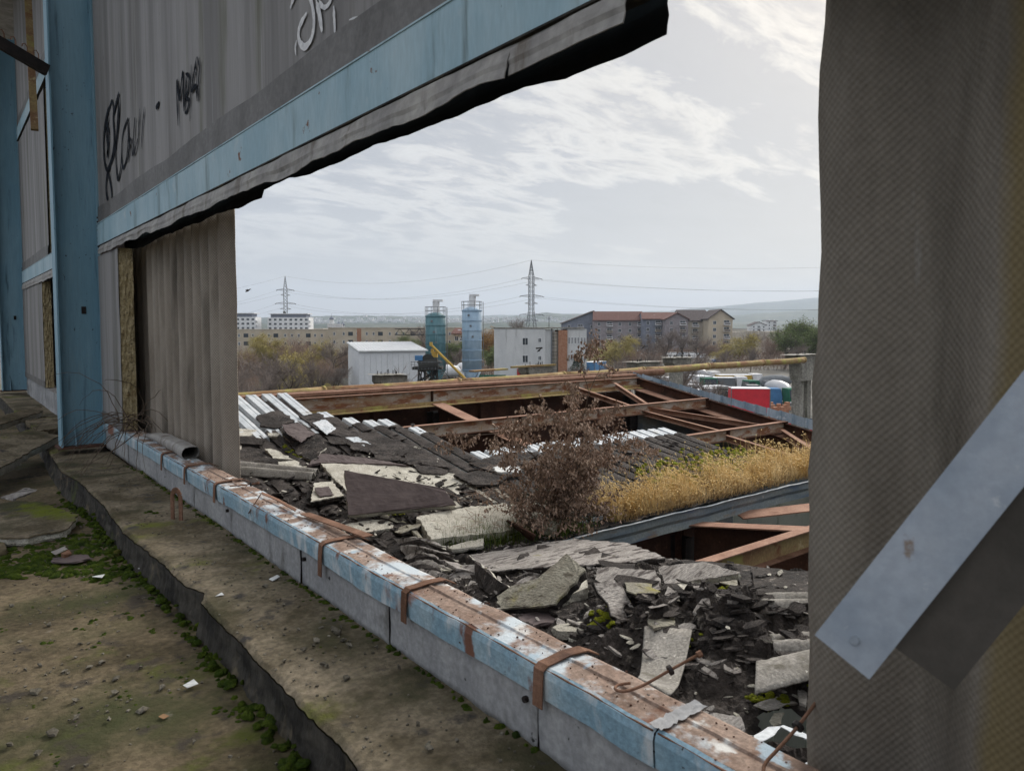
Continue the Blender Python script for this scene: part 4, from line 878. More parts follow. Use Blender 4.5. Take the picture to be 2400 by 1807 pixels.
# -- near slope slabs
slab('flaky_slab', PS([(1168, 1405), (1195, 1372), (1246, 1338), (1338, 1309), (1378, 1346), (1285, 1390), (1262, 1422), (1180, 1436)], [.16, .26, .38, .42, .36, .30, .18, .10]), .07, M['lichen'], 'big lichened grey slab tilted towards the rail', a=.02, edge=M['felt_dk'])
slab('insulation_board', PS([(1290, 1390), (1372, 1354), (1378, 1376), (1315, 1400)], .22), .08, AG, 'pale block tucked under the big lichened slab', a=.01)
slab('flaky_slab', PS([(1396, 1331), (1535, 1331), (1556, 1388), (1490, 1400), (1407, 1384)], [.34, .34, .24, .22, .26]), .14, M['flaky'], 'thick flaky block right of the lichened slab', a=.02, edge=M['felt_dk'])
slab('flaky_slab', PS([(1545, 1330), (1650, 1318), (1732, 1332), (1733, 1352), (1560, 1362)], [.3, .34, .34, .28, .26]), .05, M['flaky'], 'long dark topped slab with pale broken edge', a=.015, edge=AG)
slab('felt_block', PS([(1728, 1334), (1760, 1334), (1762, 1372), (1735, 1376)], .22), .14, M['felt_dk'], 'square black felt block at the end of the long slab', a=.012)
slab('insulation_board', PS([(1577, 1361), (1660, 1354), (1678, 1382), (1580, 1388)], .24), .09, AG, 'pale block in front of the long slab', a=.01)
slab('insulation_board', PS([(1292, 1468), (1330, 1460), (1407, 1458), (1409, 1474), (1360, 1480), (1312, 1479)], .16), .05, AG, 'isolated flat pale slab on black rubble', a=.012)
slab('flaky_slab', PS([(1200, 1438), (1280, 1428), (1330, 1450), (1250, 1466)], .12), .03, M['felt_brown'], 'thin dark sheet at the foot of the lichened slab', a=.02)
slab('felt_slab', PS([(1280, 1415), (1380, 1405), (1470, 1430), (1420, 1450), (1310, 1445)], .16), .04, M['felt_dk'], 'dark felt slab between the two big blocks', a=.03)
slab('lichen_block', PS([(1510, 1440), (1560, 1425), (1583, 1432), (1578, 1462), (1530, 1472)], .30), .12, M['lichen'], 'small lichened block above the curved sheet', a=.012, edge=M['felt_dk'])
slab('cement_shard', PS([(1765, 1652), (1820, 1631), (1868, 1645), (1800, 1660)], .12), .012, M['cement_sheet'], 'curved pale shard lying on moss near the right edge', 'shard', a=.006)
slab('cement_shard', PS([(1802, 1690), (1815, 1670), (1836, 1668), (1830, 1690), (1812, 1700)], .12), .012, M['lichen'], 'small ribbed tan shard below the pale one', 'shard', a=.004)
slab('cement_shard', PS([(1868, 1602), (1896, 1600), (1888, 1650), (1874, 1645)], .14), .02, M['cement_sheet'], 'upright brown grey shard beside the corrugated sheet', 'shard', a=.006)
slab('cement_shard', PS([(1820, 1618), (1868, 1612), (1872, 1622), (1826, 1625)], .10), .015, M['white_bit'], 'long thin pale shard', 'shard', a=.004)
slab('metal_sheet', PS([(1768, 1722), (1800, 1702), (1830, 1700), (1812, 1720), (1770, 1745)], .14), .006, M['deck'], 'bent white metal sheet by the dark hole', a=.004)
slab('metal_sheet', PS([(1828, 1700), (1836, 1698), (1912, 1728), (1905, 1738)], .16), .006, M['deck'], 'white metal edge strip behind the dark hole', a=.003)
slab('metal_sheet', PS([(1880, 1790), (1915, 1770), (1915, 1820), (1890, 1825)], .08), .006, M['deck'], 'pale metal corner at the bottom beside the sheet', a=.003)
# stack of felt layers left of the lichened slab, and the rolled felt
for i in range(9):
    dx, dy = R.uniform(-12, 12), i*9
    slab('felt_layer', PS([(905+dx*.5+i*6, 1262+dy), (1000+dx, 1258+dy), (1040+dx+i*5, 1285+dy), (960+i*10, 1292+dy)], [.05+.02*(9-i), .08+.02*(9-i), .06+.02*(9-i), .04]), .022, M['felt'] if i % 2 else M['flaky'], ['first', 'second', 'third', 'fourth', 'fifth', 'sixth', 'seventh', 'eighth', 'ninth'][i]+' felt layer, counted from the top, in the stack beside the rail', group='felt layers stacked beside the rail', a=.03)
slab('felt_slab', PS([(1075, 1305), (1100, 1300), (1180, 1370), (1165, 1400), (1125, 1375)], [.12, .16, .2, .05, .04]), .05, M['felt_dk'], 'dark broken edge slab running down to the rail', a=.02, edge=AG)
m = MB(); pr = [rf(1560, 1390, .2), rf(1610, 1412, .26), rf(1665, 1432, .24), rf(1720, 1455, .18), rf(1760, 1480, .1)]
Q = []; 
for i in range(len(pr)-1):
    for k in range(5): Q.append(pr[i].lerp(pr[i+1], k/5)+Vector((0, 0, .02*math.sin(k+i))))
m.tube(Q, [.045+.03*math.sin(i*.9)+R.uniform(-.012, .012) for i in range(len(Q))], 9); m.build('felt_roll', M['felt_dk'], smooth=False, label='twisted roll of torn black felt near the corrugated strip', cat='felt')
# middling layered fragments heaped over the near slope
FR = [('flaky', 'felt_dk'), ('felt', 'felt_dk'), ('lichen', 'felt_dk'), ('flaky', None), ('felt', 'aggregate'), ('felt', 'felt_dk')]
FRL = []
for i in range(46):
    if i < 34: x, y = R.uniform(2.1, 5.5), R.uniform(1.2, 6.8)
    else: x, y = R.uniform(2.4, 4.6), R.uniform(7.3, 9.6)
    if inpoly(x, y, void) or inpoly(x, y, hole): continue
    s_ = R.uniform(.10, .27); a0_ = R.gauss(2.2, .5); nx, ny = R.gauss(0, .22), R.gauss(.1, .22); z = (rz(x, y) if y < YG else roofz(y)+.08)+.04+.03*R.random(); P_ = []
    for j in range(7):
        a = 2*math.pi*j/7+R.uniform(-.3, .3); rq = R.uniform(.55, 1.3); r1_, r2_ = s_*math.cos(a)*rq, s_*.6*math.sin(a)*rq; px_, py_ = r1_*math.cos(a0_)-r2_*math.sin(a0_), r1_*math.sin(a0_)+r2_*math.cos(a0_)
        P_.append(Vector((x+px_, y+py_, z+px_*nx+py_*ny)))
    mt_, ed = FR[i % 6]
    FRL.append((i, x, y, mt_)); fo_ = slab('board_fragment', P_, R.uniform(.02, .055), M[mt_], ('broken layered board fragment in the heap on the near slope' if i < 34 else 'broken layered fragment between the pale boards of the far slope'), 'fragment', a=.03, edge=M[ed] if ed else None, group='layered fragments heaped on the %s slope' % ('near' if i < 34 else 'far')); FRL[-1] += (fo_,)
LM = [('the lichened slab', 3.9, 5.2), ('the curved cement sheet', 3.6, 3.1), ('the long black felt strip', 5.4, 3.6), ('the corrugated strip', 4.6, 3.2), ('the dark hole', 3.0, 1.7), ('the rail and its stacked felt', 3.1, 5.2), ('the green grass tuft', 5.4, 6.9), ('the thick flaky block', 4.8, 4.3), ('the brown felted slab', 4.2, 9.4), ('the grey corrugated tubes', 3.4, 9.8), ('the speckled middle board', 4.8, 8.0), ('the small pale slab by the rail', 3.4, 8.0)]
ORD = ['first', 'second', 'third', 'fourth', 'fifth', 'sixth', 'seventh', 'eighth', 'ninth']
grp_ = {}
for (i, x, y, mt_, o) in FRL:
    lm = min(LM, key=lambda q: (q[1]-x)**2+(q[2]-y)**2)[0]; grp_.setdefault((lm, mt_), []).append(((x*RH.x+y*RH.y)/(x*FH.x+y*FH.y), o))
for (lm, mt_), L_ in grp_.items():
    cn = {'flaky': 'pale flaking', 'felt': 'black felt', 'lichen': 'greenish lichened'}[mt_]
    for k, (_, o) in enumerate(sorted(L_, key=lambda q: q[0])):
        o['label'] = ('%s fragment lying nearest to %s' % (cn, lm)) if len(L_) == 1 else '%s fragment near %s, %s from the left there' % (cn, lm, ORD[min(k, 8)])
# small flakes and crumbs over the rubble, uncountable
def flakes(n_, reg, mt, smin, smax, label, zt=.03, tilt=.5):
    m = MB()
    for i in range(n_):
        x, y = reg()
        if inpoly(x, y, void) or inpoly(x, y, hole): continue
        s_ = R.uniform(smin, smax); z = rz(x, y)+zt*R.random() if y < YG+.5 else roofz(y)+.08+.05*R.random()
        k = R.randint(5, 8); a0_ = R.uniform(0, 6); st_ = R.uniform(.2, .8)
        nx, ny = R.uniform(-tilt, tilt), R.uniform(-tilt, tilt); ro = R.gauss(2.2, .7); P_ = []
        for j in range(k):
            a = a0_+2*math.pi*j/k; r_ = s_*R.uniform(.6, 1.1); px_, py_ = r_*math.cos(a), r_*math.sin(a)*st_
            px_, py_ = px_*math.cos(ro)-py_*math.sin(ro), px_*math.sin(ro)+py_*math.cos(ro)
            P_.append((x+px_, y+py_, z+px_*nx+py_*ny))
        m.prism(P_, (R.uniform(-.1, .1)*s_, R.uniform(-.1, .1)*s_, -s_*R.uniform(.08, .3)))
    m.build('roof_rubble', mt, label=label, cat='rubble', kind='stuff')
near = lambda: (R.uniform(1.95, 6.6), R.uniform(.4, 7.2))
flakes(1300, near, M['felt_dk'], .01, .045, 'broken black felt flakes heaped over the near roof slope')
flakes(1300, near, M['flaky'], .015, .07, 'grey board flakes among the felt on the near slope')
flakes(500, near, AG, .008, .045, 'pale insulation crumbs among the felt on the near slope')
flakes(500, lambda: (R.uniform(3.1, 4.2), R.uniform(1.6, 3.4)), M['felt'], .02, .08, 'torn felt sheets in the heap below the curved sheet', .03, .4)
flakes(1100, lambda: (R.uniform(2.2, 6.0), R.uniform(7.2, 10.8)), M['felt'], .02, .12, 'felt flakes between the pale boards on the far slope')
flakes(500, lambda: (R.uniform(2.2, 6.4), R.uniform(7.2, 10.8)), AG, .01, .05, 'pale crumbs between the boards on the far slope')
flakes(160, lambda: (R.uniform(6.8, 12), R.uniform(7.6, 9.7)), M['felt'], .02, .08, 'felt flakes on the ribbed part of the far slope', .02, .2)
flakes(120, lambda: (R.uniform(5, 7), R.uniform(8, 12)), M['felt'], .02, .10, 'felt flakes beside the roof opening on the far slope', .02, .3)
# moss on the roof
m = MB()
def rmoss(px, py, r, n_, h=.05):
    c = rf(px, py, h)
    for i in range(n_):
        s_ = r*R.uniform(.25, .6); x, y = c.x+R.gauss(0, r), c.y+R.gauss(0, r)
        cushion(m, (x, y, (rz(x, y)+.02 if y < YG else roofz(y)+.09)), s_, s_*.7, R.uniform(0, 99))
for px, py, r, n_ in [(1720, 1385, .06, 16), (1745, 1390, .05, 12), (1700, 1378, .05, 10), (1850, 1450, .1, 26), (1890, 1452, .1, 26), (1800, 1455, .08, 16), (1410, 1510, .07, 14), (1430, 1520, .05, 10), (1400, 1495, .04, 8), (1860, 1655, .03, 8), (1780, 1670, .04, 12), (1800, 1672, .04, 12), (930, 1208, .06, 10), (915, 1210, .04, 8), (690, 1060, .06, 14), (700, 1075, .06, 12), (670, 1050, .05, 8), (740, 1150, .04, 6), (1600, 1580, .04, 8), (1280, 1435, .02, 3)]:
    rmoss(px, py, r, n_)
for i in range(260):
    x = R.uniform(9, 12.6); y = 7.9+.25*(x-9)*.5+R.gauss(0, .28); cushion(m, (x, y, roofz(y)+.09), R.uniform(.02, .07), R.uniform(.02, .05), i)
m.build('roof_moss', M['moss_bright'], smooth=True, label='bright green moss cushions among the roof rubble', cat='moss', kind='stuff')
# ---- golden grass along the gutter
m = MB(); mh = MB(); md_ = MB()
def blade(m, p, h, w_, bend, az, n_=3):
    d = Vector((math.cos(az), math.sin(az), 0)); s_ = Vector((-d.y, d.x, 0)); vs_ = []
    for k in range(n_+1):
        t_ = k/n_; c = p+Vector((0, 0, h*t_*(1-.25*bend*t_)))+d*(bend*h*t_*t_); ww = w_*(1-t_*.85)/2
        vs_ += [c-s_*ww, c+s_*ww]
    m.add(vs_, [(2*k, 2*k+1, 2*k+3, 2*k+2) for k in range(n_)]); return c, d
for i in range(10500):
    x = R.uniform(7.3, 15.6); den_ = .6+.6*fbm(x*.8, 3)
    if R.random() > .55+.6*den_: continue
    wd = .42 if x > 9 else .34
    y = YG-.02+abs(R.gauss(0, wd))*(1 if R.random() < .95 else 1.4)
    if x > 13: y = YG+abs(R.gauss(0, .3))
    cl_ = fbm(x*2.6, y*2.6, 5); p = Vector((x, y, roofz(y)+.03)); h = R.uniform(.14, .42)*(1+.7*fbm(x*1.6, y*1.5, 1))*(1.15 if x > 11 else 1); az = 2.6+3*cl_+R.gauss(0, .7); bd_ = abs(R.gauss(.22+.5*max(0, cl_), .25))
    if R.random() < .3: h *= .7; bd_ += .5; c, d = blade(md_, p, h, .009, bd_, R.uniform(0, 6.3))
    else: c, d = blade(m, p, h, .009, bd_, az)
    if R.random() < .34:
        q = c+d*.03+Vector((0, 0, R.uniform(.0, .03))); q2 = q+d*.025+Vector((0, 0, -.01))
        mh.tube([c, (c+q)/2, q, q2], [.003, .009, .007, .002], 4, False)
m.build('dry_grass', M['straw'], label='golden dry grass growing along the roof gutter', cat='grass', kind='stuff')
for i in range(2600):
    x = R.uniform(7.4, 15.6); p = Vector((x, YG-.14+R.uniform(0, .25), ZG+.03)); blade(md_ if R.random() < .6 else m, p, R.uniform(.10, .26), .008, R.uniform(.5, 1.3), R.gauss(-1.57, 1.0))
md_.build('matted_grass', M['straw_dark'], label='bent brown grass matted between the golden stems', cat='grass', kind='stuff')
mh.build('grass_heads', M['straw'], label='feathery seed heads above the golden dry grass', cat='grass', kind='stuff')
m = MB()
for cx_, cy_, n_, s_ in ((6.35, 7.2, 900, .3), (5.35, 7.35, 900, .33), (5.9, 7.3, 300, .2), (7.0, 7.9, 200, .2)):
    for i in range(n_):
        x, y = cx_+R.gauss(0, s_), cy_+R.gauss(0, s_*.45); blade(m, Vector((x, y, (rz(x, y) if y < YG+.5 else roofz(y)+.08))), R.uniform(.08, .24), .008, abs(R.gauss(.3, .3)), R.uniform(0, 6.3))
m.build('green_grass', M['grass'], label='small green grass tufts at the foot of the dry shrub', cat='grass', kind='stuff')
# ---- dry shrub
SH = thing('dry_shrub', 'leafless looking brown shrub with curled dead leaves on the roof', 'shrub', (6.35, 7.35, -2.75))
tw = MB(); lv = MB()
def leaf(m, p, s_, dn=.6):
    a = R.uniform(0, 6.28); d = Vector((math.cos(a)*.5, math.sin(a)*.5, -R.uniform(.2, 1.2))).normalized(); s2 = d.cross(Vector((R.uniform(-1, 1), R.uniform(-1, 1), .3))).normalized()
    n_ = d.cross(s2)*R.uniform(.1, .45)*s_; q = p+d*s_
    m.add([p, p+d*s_*.45+s2*s_*.28+n_, q, p+d*s_*.45-s2*s_*.28+n_], [(0, 1, 2), (0, 2, 3)])
def shoot(p, d, ln, r, lvl, leaves):
    pts = [p.copy()]; n_ = 6; rr = [r]
    for k in range(n_):
        d = (d+V((R.gauss(0, .16), R.gauss(0, .16), R.gauss(0, .10)-.03*lvl))).normalized(); p = p+d*ln/n_; pts.append(p.copy()); rr.append(r*(1-.7*(k+1)/n_))
        if lvl < 3 and k > 0:
            for _ in range(2 if lvl < 2 else 1):
                if R.random() < .8:
                    dd = (d+V((R.gauss(0, .55), R.gauss(0, .55), R.gauss(.1, .4)))).normalized(); shoot(p, dd, ln*R.uniform(.24, .42), r*.5, lvl+1, leaves)
        if leaves and lvl >= 2:
            for _ in range(leaves if R.random() < .30 else 0): leaf(lv, p+V((R.gauss(0, .025), R.gauss(0, .025), R.gauss(0, .02))), R.uniform(.035, .07))
    tw.tube(pts, rr, 3, False)
base_ = Vector((6.5, 7.25, -2.72))
for i in range(7):
    m0 = len(tw.v); a = R.uniform(0, 6.28); d = V((math.cos(a)*.16, math.sin(a)*.16, 1)).normalized()
    d += RH*(.10+.05*(i % 3)); d.normalize(); shoot(base_+V((R.gauss(0, .06), R.gauss(0, .06), 0)), d, (1.95, 1.8, 1.5, 1.25, 1.7, 1.1, 1.3)[i], .012, 0, 2)
    tw.build('branch', M['twig'], SH); tw = MB()
for i in range(36):
    a = R.uniform(0, 6.28); sp = R.uniform(.3, 1.3); shoot(base_+V((R.gauss(-.12, .26), R.gauss(0, .12), 0)), V((math.cos(a)*sp*.8, math.sin(a)*sp*.8, 1)).normalized(), R.uniform(.45, .9), .006, 1, 1)
    if i % 3 == 2: tw.build('branch', M['twig'], SH); tw = MB()
for i in range(1300):      # dense skirt of dead leaves
    a = R.uniform(0, 6.28); h = abs(R.gauss(0, .42)); r_ = R.uniform(0, .52)*(1-.35*h); leaf(lv, base_+RH*(r_*math.cos(a)*1.15-.05-.1*h)+FH*(r_*math.sin(a))+V((0, 0, h)), R.uniform(.025, .055))
lv.build('dead_leaves', M['deadleaf'], SH, kind='stuff')
if tw.v: tw.build('branch', M['twig'], SH)
# low dry brambles on the pale boards
m = MB()
for cx_, cy_, n_ in ((5.3, 7.6, 70), (6.1, 8.3, 60), (7.2, 9.2, 40)):
    for i in range(n_):
        p = V((cx_+R.gauss(0, .3), cy_+R.gauss(0, .2), roofz(cy_)+.15)); a = R.uniform(0, 6.28); d = V((math.cos(a), math.sin(a), R.uniform(.1, .9))).normalized(); pts = [p.copy()]
        for k in range(5): d = (d+V((R.gauss(0, .3), R.gauss(0, .3), -.18))).normalized(); p = p+d*.06; pts.append(p.copy())
        m.tube(pts, .0022, 3, False)
m.build('dry_brambles', M['deadleaf'], label='thin dry stems matted over the pale boards beside the shrub', cat='dry plants', kind='stuff')
# ================================================================== THE YARD AND THE TOWN BEYOND
WH = mat('white_render', (.56, .57, .57), (.66, .665, .66), .5, (1, 1, .3), layers=[((.33, .33, .32), .5, .56, .74, (2, 2, .25)), ((.16, .155, .15), 1.1, .66, .78, (2.4, 2.4, .16))], bump=.1, bsc=4)
def flat(name, c, v=.12, sc=1., rough=.85, **k): return mat(name, tuple(a*(1-v) for a in c), tuple(min(1, a*(1+v)) for a in c), sc, bump=k.pop('bump', .1), bsc=k.pop('bsc', 5), rough=rough, **k)
Y_ = dict(
 brick=mat('orange_brick', (.36, .17, .10), (.46, .25, .16), 3, bump=.3, bsc=12), cream=flat('cream_render', (.50, .43, .33), .1, .2), grey=flat('blue_grey_render', (.20, .22, .27)), mauve=flat('mauve_render', (.29, .26, .27)), beige=flat('beige_render', (.46, .41, .34)),
 roof=flat('brown_red_roof', (.13, .065, .055), .25, 2), roofd=flat('dark_roof', (.085, .07, .07), .25, 2), glass=flat('dark_window_glass', (.035, .045, .055), .2, 1, .15), white=flat('white_paint', (.70, .71, .72)), shed=flat('white_shed_panel', (.66, .68, .71), .04, .4), shedroof=flat('shed_roof', (.52, .54, .55), .08),
 silo=mat('pale_blue_silo', (.26, .38, .50), (.36, .48, .59), .8, (1, 1, .4), layers=[((.17, .24, .32), 1.2, .56, .72, (2, 2, .2)), ((.5, .55, .6), 1.5, .64, .78, (2, 2, .15))], bump=.1, rough=.5),
 silog=mat('teal_silo', (.055, .15, .17), (.11, .22, .25), .6, (1, 1, .3), layers=[((.22, .30, .33), 1, .54, .72, (2, 2, .2)), ((.12, .11, .08), 1.4, .62, .75, (2, 2, .2))], bump=.1, rough=.5),
 steel=flat('grey_steel', (.16, .17, .18)), dark=flat('dark_machine', (.045, .045, .042)), yellow=flat('yellow_paint', (.50, .33, .08)), red=flat('red_tarpaulin', (.62, .03, .045), .08, .6, .5), redd=flat('red_paint', (.45, .05, .05)), blue=flat('truck_blue', (.08, .20, .38)), green=flat('truck_green', (.03, .14, .09)), tyre=flat('tyre', (.02, .02, .02)),
 pcon=mat('old_concrete', (.23, .22, .195), (.36, .345, .31), 1.2, (1, 1, .5), layers=[((.10, .10, .075), 1.5, .54, .7, (2, 2, .4)), ((.17, .18, .07), 2, .66, .76)], bump=.8, bsc=8, bd=.03),
 asphalt=mat('yard_ground', (.085, .08, .07), (.15, .14, .12), .06, layers=[((.20, .19, .17), .09, .55, .7), ((.07, .085, .03), .03, .55, .7)], bump=.2, bsc=2), bark=flat('bark', (.10, .085, .07)), twig=flat('bare_twigs', (.20, .165, .145)), twigr=flat('reddish_twigs', (.24, .17, .13)), willow=flat('yellow_willow', (.38, .32, .12)), leafg=flat('green_leaf', (.15, .19, .07), .3, 3), leafo=flat('autumn_leaf', (.30, .17, .05), .3, 3), fir=flat('fir_green', (.025, .045, .022), .3, 3),
 hill=mat('hill_cover', (.04, .06, .045), (.09, .10, .075), .004, layers=[((.04, .055, .04), .01, .5, .6)], bump=0, bsc=.05), wire=flat('wire', (.10, .10, .11)), pylon=flat('pylon_steel', (.20, .21, .22)), church=flat('church_white', (.6, .6, .6)), skin=flat('car_silver', (.42, .43, .45), .05, 1, .3), carw=flat('car_white', (.62, .62, .62), .05, 1, .3), card=flat('car_dark', (.05, .055, .07), .05, 1, .3), carb=flat('car_blue', (.07, .14, .32), .05, 1, .3), carr=flat('car_red', (.35, .04, .03), .05, 1, .3))
# ground and hills
m = MB(); m.add([(-9000, -9000, GZ), (9000, -9000, GZ), (9000, 9000, GZ), (-9000, 9000, GZ)], [(0, 1, 2, 3)]); m.build('yard_ground', Y_['asphalt'], kind='structure')
def hills(name, D, prof_, dep, amp):
    m = MB()
    def fn(u, v):
        px = 200+2100*u; 
        for (a, ya), (b, yb) in zip(prof_, prof_[1:]):
            if a <= px <= b: y = ya+(yb-ya)*(px-a)/(b-a)
        top = zat(y, D)+amp*fbm(u*40, 1)+amp*.5*fbm(u*160, 3)
        s_ = 1-(1-v)**1.7; d = D-dep*(1-v)
        return at(px, d, GZ+(top-GZ)*s_+amp*fbm(u*30, v*6, 2)*v)
    m.grid(fn, 420, 14); m.build(name, Y_['hill'], kind='structure', smooth=True)
hills('far_hills', 7600, [(200, 752), (600, 745), (900, 741), (1300, 738), (1560, 729), (1750, 713), (1915, 698), (2300, 680)], 2200, 6)
hills('middle_hills', 4300, [(200, 744), (560, 747), (700, 742), (900, 740), (1000, 745), (1120, 752), (1200, 744), (1280, 734), (1360, 738), (1500, 748), (1700, 742), (1915, 724), (2300, 715)], 1300, 5)
hills('near_hills', 2500, [(200, 757), (700, 759), (1000, 757), (1300, 756), (1600, 758), (1915, 760), (2300, 760)], 900, 2.5)
m = MB()
for i in range(420):     # scattered houses on the slopes, far too many and too small to count
    px = R.uniform(700, 1500); y = R.gauss(752, 4); 
    if y > 763: continue
    D = 3300+R.uniform(-150, 150); p = at(px, D, zat(y, D)); m.box(p, (R.uniform(8, 16), R.uniform(8, 16), R.uniform(6, 10)), R.uniform(0, 3))
m.build('far_village', Y_['church'], label='tiny pale houses scattered over the far hillside', cat='village', kind='stuff')

def frame(name, label, cat, px, D, rot=0, z=GZ, group=None):
    return thing(name, label, cat, at(px, D, z), -TH+rot, group)
def lp(name, mt, par, fn, smooth=False, **k):           # part in the thing's own coordinates
    m = MB(); fn(m); me_o = None
    loc = Vector((0, 0, 0)); q = par
    while q is not None: loc += q.location; q = q.parent
    m.v = [(a+loc.x, b+loc.y, c+loc.z) for a, b, c in m.v]
    return m.build(name, mt, par, smooth, **k)
def window(par, x, y, z, w_, h_, face='y', mtf='white', d=.06):
    """window recess on the wall plane y (front, -y) or x"""
    def bx(m, dx, dz, a, b, o):
        if face == 'y': m.box((x+dx, y-o, z+dz), (a, d, b))
        else: m.box((y+(o if face == '+x' else -o), x+dx, z+dz), (d, a, b))
    f = lp('window', Y_[mtf], par, lambda m: [bx(m, 0, h_/2, w_+.1, .1, .03), bx(m, 0, -h_/2, w_+.1, .1, .03), bx(m, -w_/2, 0, .1, h_-.1, .03), bx(m, w_/2, 0, .1, h_-.1, .03), bx(m, 0, 0, .06, h_-.1, .03)])
    loc = par.location
    lp('pane', Y_['glass'], f, lambda m: bx(m, 0, 0, w_-.1, h_-.1, .01))
    return f

# white office block with brick bay
D = 142; s_ = D/F; t = frame('office_building', 'white stained office block with orange brick bay', 'building', 1158, D)
H = zat(770, D)-GZ; W1 = (1368-1158)*s_
lp('wall', WH, t, lambda m: m.box((.0+(1278-1158)*s_/2, 6, H/2), ((1278-1158)*s_, 12, H)))
lp('wall', WH, t, lambda m: m.box(((1278+1300)/2*s_-1158*s_, 6.4, H/2-.1), (22*s_, 12, H-.2)))
lp('stair_strip', Y_['beige'], t, lambda m: m.box(((1300-1158)*s_, .9, H/2-.3), (16*s_, 1, H-.6)))
lp('brick_bay', Y_['brick'], t, lambda m: m.box(((1319-1158)*s_, 5.7, H/2-.15), (21*s_, 12, H-.3)))
lp('wall', WH, t, lambda m: m.box(((1352-1158)*s_, 6.2, H/2), (46*s_, 12, H-.2)))
lp('parapet', Y_['pcon'], t, lambda m: m.box((W1/2, 6.2, H+.1), (W1+.3, 12.6, .25)))
for x, y, w_, h_ in ((1231, 800, 13, 17), (1265, 797, 7, 10), (1231, 841, 13, 17), (1265, 839, 7, 10)): window(t, (x-1158)*s_, 0, zat(y, D)-GZ, w_*s_, h_*s_)
for y in (798, 839, 880):
    for x in (1334, 1341, 1348.5, 1356, 1363.5, 1370.5): window(t, (x-1158)*s_, .18, zat(y, D)-GZ, 4.2*s_, 15*s_)
lp('drain_pipe', Y_['steel'], t, lambda m: m.box(((1293-1158)*s_, .2, H/2), (.25, .2, H)))
lp('ladder', Y_['dark'], t, lambda m: [m.box(((1300-1158)*s_+dx, .2, H/2), (.08, .08, H)) for dx in (-.5, .5)]+[m.box(((1300-1158)*s_, .2, 1+k*.7), (1, .06, .06)) for k in range(14)])
lp('antenna_mast', Y_['dark'], t, lambda m: [m.box(((1289-1158)*s_, 4, H+1.2), (.12, .12, 2.4)), m.box(((1289-1158)*s_, 4, H+2), (.9, .08, .08)), m.box(((1289-1158)*s_, 4, H+2.2), (.1, .5, .1))])
lp('red_banner', Y_['redd'], t, lambda m: m.box(((1222-1158)*s_, -.1, zat(872, D)-GZ), (20*s_, .08, 16*s_)))
lp('red_banner', Y_['redd'], t, lambda m: m.box(((1266-1158)*s_, -.1, zat(876, D)-GZ), (12*s_, .08, 8*s_)))
# white shed
D = 96; s_ = D/F; t = frame('white_shed', 'white steel shed with shallow pitched roof', 'shed', 843, D, rad(23))
H = zat(825, D)-GZ
lp('wall', Y_['shed'], t, lambda m: [m.box((4.4, 4, H/2), (8.9, 8, H))])
lp('wall_panel', Y_['shed'], t, lambda m: [m.box((.25+k*.75, -.03, H/2-.05), (.72, .05, H-.2)) for k in range(12)], kind='stuff')
lp('roof', Y_['shedroof'], t, lambda m: m.prism([(-.2, -.3, H+.02), (9.2, -.3, H+.02), (9.2, 8.3, H+1.0), (-.2, 8.3, H+1.0)], (0, 0, .14)))
lp('roof_rib', Y_['white'], t, lambda m: [m.prism([(x, -.3, H+.17), (x+.07, -.3, H+.17), (x+.07, 8.3, H+1.15), (x, 8.3, H+1.15)], (0, 0, .06)) for x in [k*.45 for k in range(21)]], kind='stuff')
lp('gable', Y_['shed'], t, lambda m: m.prism([(0, 0, H), (0, 8, H), (0, 8, H+.95)], (.1, 0, 0)))
